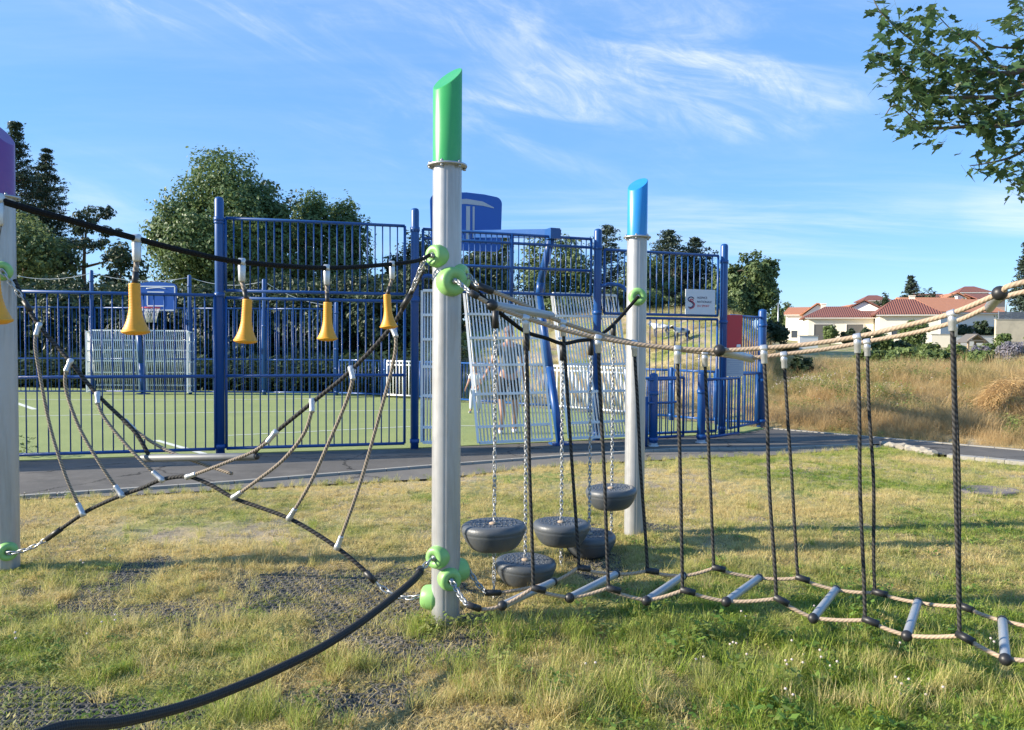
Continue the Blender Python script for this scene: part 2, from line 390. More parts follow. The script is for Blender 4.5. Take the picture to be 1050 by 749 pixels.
def mrange(v, a, b, c=0.0, d=1.0, smooth=True):
    m = N.new('ShaderNodeMapRange'); m.interpolation_type = 'SMOOTHSTEP' if smooth else 'LINEAR'
    m.inputs[1].default_value = a; m.inputs[2].default_value = b; m.inputs[3].default_value = c; m.inputs[4].default_value = d
    L.new(v, m.inputs[0]); return m.outputs[0]
zz = mth('MAXIMUM', mth('ADD', sp.outputs[2], .10), .03)
px = mth('DIVIDE', sp.outputs[0], zz); py = mth('DIVIDE', sp.outputs[1], zz)
def cloud_noise(ang, sx, sy, scale, dist, seed, detail=9, rough=.62):
    cb = N.new('ShaderNodeCombineXYZ'); L.new(px, cb.inputs[0]); L.new(py, cb.inputs[1]); cb.inputs[2].default_value = seed
    mp = N.new('ShaderNodeMapping'); mp.inputs['Rotation'].default_value[2] = R(ang); mp.inputs['Scale'].default_value = (sx, sy, 1); L.new(cb.outputs[0], mp.inputs[0])
    no = N.new('ShaderNodeTexNoise'); no.inputs['Scale'].default_value = scale; no.inputs['Detail'].default_value = detail
    no.inputs['Roughness'].default_value = rough; no.inputs['Distortion'].default_value = dist
    L.new(mp.outputs[0], no.inputs['Vector']); return no.outputs['Fac']
def blob(x, y, rx, ry):
    """soft region of the sky round the direction seen at (x, y)"""
    d = ray(x, y).normalized()
    az0 = math.atan2(d.x, d.y); el0 = math.asin(d.z)
    az = mth('ARCTAN2', sp.outputs[0], sp.outputs[1]); el = mth('ARCSINE', sp.outputs[2])
    a = mth('DIVIDE', mth('SUBTRACT', az, az0), rx/800); e = mth('DIVIDE', mth('SUBTRACT', el, el0), ry/800)
    q = mth('SQRT', mth('ADD', mth('MULTIPLY', a, a), mth('MULTIPLY', e, e)))
    return mrange(q, 1.0, .15)
az_ = mth('ARCTAN2', sp.outputs[0], sp.outputs[1]); el_ = mth('ARCSINE', sp.outputs[2])
def wisp_noise(ang, sx, sy, dist, seed, rough=.62):
    cb = N.new('ShaderNodeCombineXYZ'); L.new(az_, cb.inputs[0]); L.new(el_, cb.inputs[1]); cb.inputs[2].default_value = seed
    mp = N.new('ShaderNodeMapping'); mp.vector_type = 'POINT'; mp.inputs['Rotation'].default_value[2] = R(ang); L.new(cb.outputs[0], mp.inputs[0])
    ms = N.new('ShaderNodeMapping'); ms.inputs['Scale'].default_value = (sx, sy, 1); L.new(mp.outputs[0], ms.inputs[0])
    no = N.new('ShaderNodeTexNoise'); no.inputs['Scale'].default_value = 1; no.inputs['Detail'].default_value = 10; no.inputs['Roughness'].default_value = rough; no.inputs['Distortion'].default_value = dist
    L.new(ms.outputs[0], no.inputs['Vector']); return no.outputs['Fac']
n1 = wisp_noise(17, 3.2, 13, .9, 3.1)
n2 = cloud_noise(12, .5, 1.7, .8, .5, 8.4)
n3 = wisp_noise(30, 9, 26, 1.4, 1.7, .7)
wisp = mth('MULTIPLY', mrange(n1, .38, .78), mrange(n3, .30, .68, .25, 1))
def mx3(*v):
    r = v[0]
    for q in v[1:]: r = mth('MAXIMUM', r, q)
    return r
area = mx3(blob(740, 60, 210, 90), blob(560, 95, 150, 55), blob(770, 110, 160, 45), mth('MULTIPLY', blob(205, 5, 170, 45), 1.3),
           mth('MULTIPLY', blob(330, 40, 160, 60), .6), mth('MULTIPLY', blob(570, 50, 420, 190), .55), mth('MULTIPLY', blob(60, 190, 160, 60), .45))
c1 = mth('MULTIPLY', wisp, area)
c2 = mth('MULTIPLY', mrange(n2, .40, .72), mth('MAXIMUM', mth('MULTIPLY', blob(760, 235, 420, 70), .5), mth('MULTIPLY', blob(1050, 215, 90, 45), .9)))
base_veil = mth('MULTIPLY', mrange(n2, .42, .8), .10)
fac = mth('MINIMUM', mth('ADD', mth('ADD', mth('MULTIPLY', c1, .80), mth('MULTIPLY', c2, .60)), base_veil), .8)
grade = N.new('ShaderNodeHueSaturation'); grade.inputs['Saturation'].default_value = 1.28; grade.inputs['Value'].default_value = 1.0
L.new(sky.outputs[0], grade.inputs['Color'])
mix = N.new('ShaderNodeMix'); mix.data_type = 'RGBA'; L.new(fac, mix.inputs[0]); tint = N.new('ShaderNodeMix'); tint.data_type = 'RGBA'; tint.blend_type = 'MULTIPLY'; tint.inputs[0].default_value = 1; tint.inputs[7].default_value = (.88, .955, 1.14, 1); L.new(grade.outputs[0], tint.inputs[6]); flat_ = N.new('ShaderNodeMix'); flat_.data_type = 'RGBA'; flat_.inputs[0].default_value = .66; flat_.inputs[7].default_value = (.86, 1.72, 3.15, 1); L.new(tint.outputs[2], flat_.inputs[6]); L.new(flat_.outputs[2], mix.inputs[6])
CLOUDV = 4.4
mix.inputs[7].default_value = (CLOUDV*.97, CLOUDV*.985, CLOUDV*1.04, 1)
L.new(mix.outputs[2], bg.inputs['Color']); bg.inputs['Strength'].default_value = .145
sl = bpy.data.lights.new('sun', 'SUN'); so = bpy.data.objects.new('sun', sl); COL.objects.link(so)
sl.energy = 5.0; sl.angle = R(.53); sl.color = (1.0, .90, .74)
so.rotation_euler = (-sdir).to_track_quat('-Z', 'Y').to_euler()
scene.render.engine = 'CYCLES'
scene.view_settings.view_transform = 'Standard'; scene.view_settings.look = 'None'
scene.view_settings.exposure = 1.02; scene.view_settings.gamma = 1.0; scene.view_settings.use_curve_mapping = False
scene.cycles.max_bounces = 6; scene.cycles.transparent_max_bounces = 4
scene.render.resolution_x = 1024; scene.render.resolution_y = 730

# ------------------------------------------------------------------ ground sheet
def axis(near0, near1, step, far0, far1, g=1.13):
    a = list(np.arange(near0, near1+1e-6, step)); s = step
    v = a[-1]
    while v < far1: s = min(s*g, 25); v += s; a.append(v)
    s = step; v = near0; b = []
    while v > far0: s = min(s*g, 25); v -= s; b.append(v)
    return np.array(b[::-1]+a)
gx = axis(-4.5, 4.5, .045, -420, 420); gy = axis(2.2, 7.5, .045, -60, 520, 1.07)
X, Y = np.meshgrid(gx, gy); Z = hgt(X, Y)
nx, ny = len(gx), len(gy); ii = np.arange(nx*ny).reshape(ny, nx)
F = np.stack([ii[:-1,:-1], ii[:-1,1:], ii[1:,1:], ii[1:,:-1]], -1).reshape(-1, 4)
def ground_mat():
    m, nt, p, out = newmat('soil_and_thatch'); N = nt.nodes; L = nt.links
    tc = N.new('ShaderNodeTexCoord')
    def noise(s, d=6, r=.6):
        n = N.new('ShaderNodeTexNoise'); n.inputs['Scale'].default_value = s; n.inputs['Detail'].default_value = d; n.inputs['Roughness'].default_value = r
        L.new(tc.outputs['Object'], n.inputs['Vector']); return n.outputs['Fac']
    def ramp(v, a, b):
        r = N.new('ShaderNodeMapRange'); r.inputs[1].default_value = a; r.inputs[2].default_value = b; L.new(v, r.inputs[0]); return r.outputs[0]
    def mixc(f, a, b):
        x = N.new('ShaderNodeMix'); x.data_type = 'RGBA'; L.new(f, x.inputs[0])
        for k, v in ((6, a), (7, b)):
            if isinstance(v, tuple): x.inputs[k].default_value = rgb(v)
            else: L.new(v, x.inputs[k])
        return x.outputs[2]
    soil = mixc(ramp(noise(25), .35, .65), (.24, .19, .13), (.44, .36, .26))
    thatch = mixc(ramp(noise(60, 4), .35, .65), (.36, .28, .13), (.60, .48, .25))
    green = mixc(ramp(noise(18, 5), .35, .65), (.14, .18, .045), (.27, .30, .08))
    c = mixc(ramp(noise(1.3), .42, .6), soil, thatch)
    c = mixc(ramp(noise(.9, 7), .45, .62), c, green)
    L.new(c, p.inputs['Base Color']); p.inputs['Roughness'].default_value = .95; p.inputs['Specular IOR Level'].default_value = .15
    b = N.new('ShaderNodeBump'); b.inputs['Strength'].default_value = .7; b.inputs['Distance'].default_value = .03
    L.new(noise(35, 8, .7), b.inputs['Height']); L.new(b.outputs[0], p.inputs['Normal'])
    return m
go = npmesh('ground', np.stack([X, Y, Z], -1).reshape(-1, 3), F, ground_mat(), smooth=True); tag(go, kind='structure')

# ------------------------------------------------------------------ path, court
def resample(poly, xs):
    p = np.array(poly); return np.interp(xs, p[:,0], p[:,1])
def strip(name, lo, hi, x0, x1, z, m, n=120, thick=0.0):
    xs = np.linspace(x0, x1, n); a = resample(lo, xs); b = resample(hi, xs); b = np.maximum(b, a+.01)
    V = []; F = []
    for k in range(7):
        t = k/6; V.append(np.stack([xs, a*(1-t)+b*t, np.full(n, z)], -1))
    V = np.concatenate(V); 
    for k in range(6):
        i = np.arange(n-1)+k*n; F.append(np.stack([i, i+1, i+1+n, i+n], -1))
    if thick:
        o = len(V); V = np.concatenate([V, np.stack([xs, a, np.full(n, z-thick)], -1)]); i = np.arange(n-1)
        F.append(np.stack([o+i, o+i+1, i+1, i], -1))
    return npmesh(name, V, np.concatenate(F), m, smooth=False)
def asphalt_mat(name, c1, c2, rough=.9):
    m, nt, p, out = newmat(name); N = nt.nodes; L = nt.links
    tc = N.new('ShaderNodeTexCoord')
    a = N.new('ShaderNodeTexNoise'); a.inputs['Scale'].default_value = 140; a.inputs['Detail'].default_value = 3
    b = N.new('ShaderNodeTexNoise'); b.inputs['Scale'].default_value = 1.6; b.inputs['Detail'].default_value = 8; b.inputs['Roughness'].default_value = .7
    v = N.new('ShaderNodeTexVoronoi'); v.feature = 'DISTANCE_TO_EDGE'; v.inputs['Scale'].default_value = .55
    for q in (a, b): L.new(tc.outputs['Object'], q.inputs['Vector'])
    wv = N.new('ShaderNodeVectorMath'); wv.operation = 'MULTIPLY_ADD'; wv.inputs[1].default_value = (.6,.6,.6); L.new(b.outputs['Color'], wv.inputs[0]); L.new(tc.outputs['Object'], wv.inputs[2]); L.new(wv.outputs[0], v.inputs['Vector'])
    mx = N.new('ShaderNodeMix'); mx.data_type = 'RGBA'; mx.inputs[6].default_value = rgb(c1); mx.inputs[7].default_value = rgb(c2)
    s = N.new('ShaderNodeMath'); s.operation = 'MULTIPLY_ADD'; s.inputs[1].default_value = .5; L.new(a.outputs['Fac'], s.inputs[0])
    s2 = N.new('ShaderNodeMath'); s2.operation = 'MULTIPLY_ADD'; s2.inputs[1].default_value = 1.4; s2.inputs[2].default_value = -.45; L.new(b.outputs['Fac'], s2.inputs[0]); L.new(s2.outputs[0], s.inputs[2]); s.use_clamp = True
    L.new(s.outputs[0], mx.inputs[0])
    ck = N.new('ShaderNodeMapRange'); ck.inputs[1].default_value = .004; ck.inputs[2].default_value = .012; L.new(v.outputs['Distance'], ck.inputs[0])
    mc = N.new('ShaderNodeMix'); mc.data_type = 'RGBA'; mc.inputs[6].default_value = rgb([c*.45 for c in c1]); L.new(ck.outputs[0], mc.inputs[0]); L.new(mx.outputs[2], mc.inputs[7])
    d = N.new('ShaderNodeTexNoise'); d.inputs['Scale'].default_value = .75; d.inputs['Detail'].default_value = 9; d.inputs['Roughness'].default_value = .68; L.new(tc.outputs['Object'], d.inputs['Vector'])
    dr = N.new('ShaderNodeMapRange'); dr.inputs[1].default_value = .52; dr.inputs[2].default_value = .75; dr.inputs[4].default_value = .75; L.new(d.outputs['Fac'], dr.inputs[0])
    md = N.new('ShaderNodeMix'); md.data_type = 'RGBA'; md.inputs[7].default_value = (.24, .215, .18, 1); L.new(dr.outputs[0], md.inputs[0]); L.new(mc.outputs[2], md.inputs[6])
    L.new(md.outputs[2], p.inputs['Base Color']); p.inputs['Roughness'].default_value = rough; p.inputs['Specular IOR Level'].default_value = .3
    bm = N.new('ShaderNodeBump'); bm.inputs['Strength'].default_value = .5; bm.inputs['Distance'].default_value = .004; L.new(a.outputs['Fac'], bm.inputs['Height']); L.new(bm.outputs[0], p.inputs['Normal'])
    return m
def turf_mat():
    m, nt, p, out = newmat('artificial_turf'); N = nt.nodes; L = nt.links
    tc = N.new('ShaderNodeTexCoord')
    a = N.new('ShaderNodeTexNoise'); a.inputs['Scale'].default_value = 90; a.inputs['Detail'].default_value = 3
    b = N.new('ShaderNodeTexNoise'); b.inputs['Scale'].default_value = .8; b.inputs['Detail'].default_value = 9; b.inputs['Roughness'].default_value = .7
    for q in (a, b): L.new(tc.outputs['Object'], q.inputs['Vector'])
    mx = N.new('ShaderNodeMix'); mx.data_type = 'RGBA'; mx.inputs[6].default_value = rgb((.15, .21, .055)); mx.inputs[7].default_value = rgb((.31, .35, .12))
    s = N.new('ShaderNodeMath'); s.operation = 'MULTIPLY_ADD'; s.inputs[1].default_value = .4; L.new(a.outputs['Fac'], s.inputs[0])
    s2 = N.new('ShaderNodeMath'); s2.operation = 'MULTIPLY'; s2.inputs[1].default_value = 1.0; L.new(b.outputs['Fac'], s2.inputs[0]); L.new(s2.outputs[0], s.inputs[2])
    L.new(s.outputs[0], mx.inputs[0]); L.new(mx.outputs[2], p.inputs['Base Color']); p.inputs['Roughness'].default_value = .85
    bm = N.new('ShaderNodeBump'); bm.inputs['Strength'].default_value = .6; bm.inputs['Distance'].default_value = .02; L.new(a.outputs['Fac'], bm.inputs['Height']); L.new(bm.outputs[0], p.inputs['Normal'])
    return m
ASP = asphalt_mat('dark_asphalt', (.070, .065, .057), (.165, .152, .135))
ASP2 = asphalt_mat('worn_grey_asphalt', (.12, .11, .097), (.215, .198, .172))
XC = FENCE[-1][0]
tag(strip('path', KERB, FENCE, -14, XC, .012, ASP, 140), kind='structure')
tag(strip('path', KERB, BACK, XC, 12, .012, ASP, 80), kind='structure')
tag(strip('path_shoulder', EDGE, KERB, -14, 5.66, -.006, ASP2, 140), kind='structure')
tag(strip('sports_turf', [(x, y+.03) for x, y in FENCE], BACK, -16, XC-.02, .02, turf_mat(), 140, thick=.03), kind='structure')
def kerb_line(name, poly, x0, x1, wd, z, hgt_, m):
    xs = np.arange(x0, x1, .25); ys = resample(poly, xs); mb = MB()
    for i in range(len(xs)-1):
        a = Vector((xs[i], ys[i], z)); b = Vector((xs[i+1], ys[i+1], z)); d = (b-a).normalized()*.004
        mb.bar(a+d, b-d, wd, hgt_)
    return tag(mb.build(name, m), kind='structure')
kerb_line('kerb', KERB, -13.5, 5.62, .06, .0, .045, MT['concrete'])
kerb_line('kerb', [(x, y+.02) for x, y in BACK], G(785,440).x+.1, 11.8, .07, .0, .05, MT['concrete'])
kerb_line('kerb', KERB, G(985,471).x, 11.8, .16, .0, .05, MT['concrete'])
ux = RNG.uniform(-30, -2.0, 5200); uy = zone(ux, np.zeros_like(ux))[1]+RNG.uniform(.2, 7.5, len(ux))
UND = (ux, uy)
# white court lines, thin sheets on the turf
WL = mat('white_turf_line', (.62, .64, .55), .85, var=.15, scale=20)
def line(pts, wd, name='court_line'):
    mb = MB()
    for a, b in zip(pts[:-1], pts[1:]):
        a = Vector(a); b = Vector(b); n = (b-a).cross(Vector((0,0,1))).normalized()*wd/2
        mb.add([a-n, b-n, b+n, a+n], [(0,1,2,3)], False)
    return tag(mb.build(name, WL), kind='structure')
T = lambda x, y: G(x, y, .025)
line([T(160,451.5), T(215,467)], .09)
line([T(18,427), T(220,423), T(430,420.5)], .07)
line([T(225,447), T(300,443.5), T(430,437), T(640,436)], .06)
line([T(14,412.5), T(36,420)], .12)
line([T(20,410), T(200,410.5), T(345,408.5)], .08)
line([T(672,442.5), T(720,444)], .07)

# ------------------------------------------------------------------ rubber matting (open ring grid)
def ring_mat(x0, x1, y0, y1, name, label):
    p = .058; mb_v = []; mb_f = []; seg = 8
    cols = int((x1-x0)/p); rows = int((y1-y0)/(p*.87))
    cs = []
    for j in range(rows):
        for i in range(cols):
            cs.append((x0+(i+.5*(j % 2))*p, y0+j*p*.87))
    cs = np.array(cs); zt = .017 + .012*(fbm(cs[:,0]*2, cs[:,1]*2, 21)-.5)
    ang = np.arange(seg)*2*math.pi/seg
    ro, ri = p*.56, p*.36
    def ringv(r, z): return np.stack([cs[:,0][:,None]+r*np.cos(ang), cs[:,1][:,None]+r*np.sin(ang), np.repeat((zt+z)[:,None], seg, 1)], -1)
    V = np.stack([ringv(ro, -.02), ringv(ro*.96, 0), ringv(ri, .0), ringv(ri*.9, -.02)], 1)   # n,4,seg,3
    n = len(cs); V = V.reshape(-1, 3)
    F = []
    for k in range(3):
        for j in range(seg):
            j2 = (j+1) % seg; b = np.arange(n)*4*seg
            F.append(np.stack([b+k*seg+j, b+k*seg+j2, b+(k+1)*seg+j2, b+(k+1)*seg+j], -1))
    o = npmesh(name, V, np.concatenate(F), MT['mat_rubber'], loc=((x0+x1)/2, (y0+y1)/2, 0), smooth=True)
    return tag(o, label, 'rubber mat')
MT['mat_rubber'] = mat('black_mat_rubber', (.080, .078, .075), .8, 0, .3, 9, bump=.3, bscale=80, dirt=(.24, .205, .16), dirt_scale=3, dirt_amt=.85, spec=.25)
ring_mat(-3.7, .22, 2.4, 5.7, 'rubber_mat', 'worn black rubber ring matting with grass growing through, bottom left under the thick rope')
ring_mat(.28, 1.72, 3.8, 6.7, 'rubber_mat', 'strip of black rubber ring matting in the grass under the hanging rubber seats')

# ------------------------------------------------------------------ scattered grass
def blade_clump(name, n, h, spread, wd, m, curve=.5, hv=.4, seed=0, heads=0.0, segs=3, lean=.35):
    r = np.random.default_rng(seed); V = []; F = []
    for i in range(n):
        a = r.uniform(0, 2*math.pi); q = spread*math.sqrt(r.uniform()); bx, by = q*math.cos(a), q*math.sin(a)
        hh = h*(1-hv+2*hv*r.uniform()); az = r.uniform(0, 2*math.pi); ln = lean*r.uniform(.2, 1.2); cv = curve*r.uniform(.2, 1.3)
        ww = wd*r.uniform(.6, 1.3); fa = az+math.pi/2+r.uniform(-.6, .6); o = len(V)
        hd = r.uniform() < heads
        for k in range(segs+1):
            t = k/segs; d = hh*(ln*t+cv*t*t)*.7; z = hh*(t-.25*cv*t*t)
            wk = ww*(1-t**1.6)*.5+.0003
            if hd: wk = ww*(.35 if t < .7 else 1.1)*(1 if t < .99 else .3)
            cx, cy = bx+d*math.cos(az), by+d*math.sin(az)
            V.append((cx-wk*math.cos(fa), cy-wk*math.sin(fa), z-.01)); V.append((cx+wk*math.cos(fa), cy+wk*math.sin(fa), z-.01))
        for k in range(segs): F.append((o+2*k, o+2*k+1, o+2*k+3, o+2*k+2))
    me = bpy.data.meshes.new(name); me.from_pydata(V, [], F); me.materials.append(m); me.update()
    return bpy.data.objects.new(name, me)
def leafy_clump(name, n, spread, size, m, seed, h=.05):
    r = np.random.default_rng(seed); V = []; F = []
    for i in range(n):
        a = r.uniform(0, 6.283); q = spread*math.sqrt(r.uniform()); c = np.array([q*math.cos(a), q*math.sin(a), h*r.uniform(.1, 1)])
        az = r.uniform(0, 6.283); d = np.array([math.cos(az), math.sin(az), r.uniform(-.2, .8)]); d /= np.linalg.norm(d)
        s = np.cross(d, [0, 0, 1]); s /= np.linalg.norm(s); l = size*r.uniform(.5, 1.3); o = len(V)
        for v in (c, c+d*l*.45+s*l*.3, c+d*l, c+d*l*.45-s*l*.3): V.append(tuple(v))
        F.append((o, o+1, o+2, o+3))
    me = bpy.data.meshes.new(name); me.from_pydata(V, [], F); me.materials.append(m); me.update()
    return bpy.data.objects.new(name, me)
def flower_clump(name, m, seed):
    mb = MB(); r = random.Random(seed)
    for i in range(2):
        x, y, h = r.uniform(-.04, .04), r.uniform(-.04, .04), r.uniform(.05, .11)
        mb.tube([(x, y, 0), (x+.005, y, h)], .0012, 4)
        mb.sphere((x+.005, y, h), .0062, 8, (1, 1, .85))
    me = bpy.data.meshes.new(name); me.from_pydata(mb.v, [], mb.f); me.materials.append(m); me.materials.append(MT['stem'])
    for q in me.polygons: q.material_index = 1 if max(mb.v[k][2] for k in q.vertices)-min(mb.v[k][2] for k in q.vertices) > .03 else 0
    me.update(); return bpy.data.objects.new(name, me)
def scatter(name, protos, pts, scale, dry, idx, m, tilt=.15, squash=None):
    col = bpy.data.collections.new(name+'_clumps')
    for o in protos: col.objects.link(o)
    n = len(pts); me = bpy.data.meshes.new(name); me.vertices.add(n); me.vertices.foreach_set('co', np.asarray(pts, np.float32).ravel())
    rot = np.stack([RNG.normal(0, tilt, n), RNG.normal(0, tilt, n), RNG.uniform(0, 6.283, n)], -1).astype(np.float32)
    for an, ty, dat, key in (('rot', 'FLOAT_VECTOR', rot, 'vector'), ('scl', 'FLOAT', scale, 'value'), ('dry', 'FLOAT', dry, 'value'), ('idx', 'INT', idx, 'value')):
        a = me.attributes.new(an, ty, 'POINT'); a.data.foreach_set(key, np.asarray(dat).astype(np.int32 if ty == 'INT' else np.float32).ravel())
    me.update(); o = bpy.data.objects.new(name, me); COL.objects.link(o); me.materials.append(m)
    g = bpy.data.node_groups.new(name, 'GeometryNodeTree')
    g.interface.new_socket('Geometry', in_out='INPUT', socket_type='NodeSocketGeometry'); g.interface.new_socket('Geometry', in_out='OUTPUT', socket_type='NodeSocketGeometry')
    gi = g.nodes.new('NodeGroupInput'); gt = g.nodes.new('NodeGroupOutput')
    ci = g.nodes.new('GeometryNodeCollectionInfo'); ci.inputs['Collection'].default_value = col; ci.inputs['Separate Children'].default_value = True; ci.inputs['Reset Children'].default_value = True
    io = g.nodes.new('GeometryNodeInstanceOnPoints'); io.inputs['Pick Instance'].default_value = True
    def attr(nm, ty):
        q = g.nodes.new('GeometryNodeInputNamedAttribute'); q.data_type = ty; q.inputs['Name'].default_value = nm; return [s for s in q.outputs if s.enabled and s.name == 'Attribute'][0]
    g.links.new(gi.outputs[0], io.inputs['Points']); g.links.new(ci.outputs[0], io.inputs['Instance'])
    g.links.new(attr('idx', 'INT'), io.inputs['Instance Index']); g.links.new(attr('rot', 'FLOAT_VECTOR'), io.inputs['Rotation']); g.links.new(attr('scl', 'FLOAT'), io.inputs['Scale'])
    g.links.new(io.outputs[0], gt.inputs[0])
    md = o.modifiers.new('scatter', 'NODES'); md.node_group = g
    return tag(o, kind='stuff')
def sample(n, x0, x1, y0, y1, pad=1.3):
    y = RNG.uniform(y0, y1, n); x = RNG.uniform(x0, x1, n)
    k = (np.abs(x) < .72*y+pad); return x[k], y[k]
GP = np.array(tuple(G(457, 640))[:2])
# lawn ---------------------------------------------------------------
x, y = sample(118000, -9, 9, 2.5, 11.6)
f, b = zone(x, y); k = y < f-.02; x, y = x[k], y[k]
mk = mat_amount(x, y); gz = hgt(x, y)
dens = .25+.75*sstep(.30, .55, fbm(x*1.4, y*1.4, 31))
bare = np.exp(-(((x+2.5)/1.1)**2+((y-6.15)/.55)**2)); dens *= 1-.85*np.clip(bare*1.5, 0, 1)
dens *= np.where(mk > 0, np.clip((gz-.006)/.030, .22, 1)*(.9), 1)
k = RNG.uniform(0, 1, len(x)) < dens; x, y, mk, gz = x[k], y[k], mk[k], gz[k]
big = fbm(x*.55, y*.8, 41, 3); fine = fbm(x*3.1, y*3.1, 43, 3)
right = sstep(-.6, 1.2, x)
lush = right*sstep(5.0, 3.6, y)                       # thick green grass in the near right corner
dry = .58+.20*(1-right)+ (big-.5)*2.2 + (fine-.5)*1.5 - .62*lush - .18*right*sstep(7.5, 6.0, y) + .10*sstep(7, 9, y)
dry = dry*(1-.62*lush)
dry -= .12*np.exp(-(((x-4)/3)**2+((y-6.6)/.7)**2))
dry = np.clip(dry, 0, 1)
dist = np.sqrt(x*x+y*y)
scl = (.55+.7*RNG.uniform(0, 1, len(x)))*(.60+.45*fine+.40*lush*sstep(.35, .6, fine))
scl *= (1-.25*sstep(5, 8, y))*(1-.22*(1-right))
u_ = RNG.uniform(0, 1, len(x))
idx = np.where(u_ < .50, 0, np.where(u_ < .80, 1, np.where(u_ < .90, 2, 3))).astype(int)
idx = np.where((idx == 2) & (dry > .45), 1, idx); dry = np.where(idx == 2, dry*.5, dry)
fk = zone(x, y)[0]; dry = np.clip(dry-.45*sstep(1.1, .2, fk-y)*sstep(.6, 1.6, x), 0, 1)  # greener blades along the path's right edge stand in for a shadow band
protos = [blade_clump('lawn_clump_a', 24, .042, .055, .0034, MT['lawn'], seed=1), blade_clump('lawn_clump_b', 22, .055, .05, .003, MT['lawn'], seed=2, curve=.8),
          leafy_clump('lawn_clump_c', 26, .06, .03, MT['weed'], 5), blade_clump('lawn_clump_d', 12, .095, .04, .0026, MT['lawn'], seed=4, heads=.35, lean=.25)]
# short trodden thatch between the taller blades
bx, by = sample(150000, -6, 6, 2.6, 7.6, .6); f, b = zone(bx, by); k = (by < f-.02) & (RNG.uniform(0, 1, len(bx)) < np.clip((6.2-by)/3+.35, .25, 1)); bx, by = bx[k], by[k]; bz = hgt(bx, by)
k = ((mat_amount(bx, by) < .5) | (bz > .012) | (RNG.uniform(0, 1, len(bx)) < .30)) & (RNG.uniform(0, 1, len(bx)) > 1.3*np.exp(-(((bx+2.5)/1.0)**2+((by-6.1)/.4)**2))); bx, by, bz = bx[k], by[k], bz[k]; bz = np.where((mat_amount(bx, by) > .5) & (bz < .014), .012, bz)
bd = np.clip(.62+.16*sstep(.8, -.8, bx)+(fbm(bx*.55, by*.8, 41, 3)-.5)*2.2+(fbm(bx*4, by*4, 44, 3)-.5)*1.6-.40*sstep(-.6, 1.2, bx)*sstep(5.0, 3.6, by), 0, 1)
thatch = [blade_clump('thatch_a', 16, .022, .045, .003, MT['lawn'], seed=31, lean=1.3, curve=1.0, segs=2), blade_clump('thatch_b', 14, .030, .05, .0026, MT['lawn'], seed=32, lean=.9, curve=1.2, segs=2), leafy_clump('thatch_c', 16, .05, .018, MT['weed'], 33, h=.018)]
scatter('trodden_thatch', thatch, np.stack([bx, by, bz], -1), RNG.uniform(.6, 1.3, len(bx)), bd, RNG.choice(3, len(bx), p=(.5, .4, .1)), MT['lawn'])
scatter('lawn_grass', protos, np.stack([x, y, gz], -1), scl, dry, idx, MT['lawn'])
# taller tufts -------------------------------------------------------
tx, ty, ts, td = [], [], [], []
def tuft(px_, py_, n, sx, sy, s, d):
    c = G(px_, py_)
    for i in range(n):
        tx.append(c.x+RNG.normal(0, sx)); ty.append(c.y+RNG.normal(0, sy)); ts.append(s*RNG.uniform(.5, 1.05)*.9); td.append(np.clip(d+RNG.normal(0, .12), 0, 1))
for a in [(250,575,26,.22,.12,.85,.98),(270,585,14,.2,.1,.8,.9),(160,650,26,.3,.1,.9,.85),(80,620,18,.25,.12,.8,.8),(210,655,14,.2,.1,.9,.95),(130,700,14,.1,.06,.8,.15),(50,660,22,.25,.1,.8,.55),
          (320,690,22,.16,.1,.95,.35),(345,685,12,.14,.08,.9,.8),(432,650,20,.12,.08,1.0,.25),(460,648,22,.15,.06,1.0,.25),(405,640,16,.14,.08,.9,.75),(385,690,14,.12,.06,.9,.4),
          (545,665,40,.3,.16,1.0,.12),(630,660,44,.35,.16,1.1,.15),(720,670,40,.35,.14,1.1,.15),(560,720,30,.25,.1,1.15,.3),(660,725,30,.25,.09,1.15,.2),(760,720,26,.25,.1,1.1,.3),(581,738,9,.05,.04,1.2,.98),
          (690,735,8,.06,.04,1.2,.95),(860,690,30,.35,.1,1.0,.5),(960,660,26,.3,.12,1.0,.45),(940,730,22,.25,.08,1.0,.85),(1000,715,20,.25,.08,1.0,.6),(480,725,14,.1,.06,1.0,.7),(500,690,16,.14,.07,1.0,.3),
          (280,735,26,.2,.06,1.0,.35),(230,745,16,.2,.05,1.0,.3),(150,560,10,.3,.1,.7,.6),(20,600,14,.2,.1,.8,.5),(300,560,18,.3,.14,.75,.75),(395,560,16,.2,.12,.7,.7),(650,560,10,.2,.1,.7,.7),(110,520,20,.6,.1,.6,.6),(320,505,26,.7,.1,.6,.8),(600,480,24,.6,.1,.6,.85),(860,480,30,1.0,.15,.6,.6),
          (115,645,16,.2,.08,.9,.35),(190,610,16,.25,.1,.8,.55),(800,600,30,.5,.2,.8,.5),(900,590,30,.5,.2,.8,.55)]: tuft(*a)
for i in range(230):
    yy = RNG.uniform(3.0, 9.5); xx = RNG.uniform(-.75*yy, .75*yy); tx.append(xx); ty.append(yy); ts.append(RNG.uniform(.45, .9)); td.append(np.clip(RNG.normal(.6, .3), 0, 1))
ne = len(tx)
for i in range(420):
    xx = RNG.uniform(-7, 9); tx.append(xx); ty.append(float(np.interp(xx, _kx, _ky))+RNG.normal(-.02, .05)); ts.append(RNG.uniform(.25, .62)); td.append(np.clip(RNG.normal(.5, .3), 0, 1))
tx, ty = np.array(tx), np.array(ty); f, b = zone(tx, ty); k = ty < f-.02; k[ne:] = True
ui = RNG.uniform(0, 1, len(tx)); ti = np.where(ui < .55, 0, np.where((ui < .9) | (np.array(td) > .5), 1, 2))
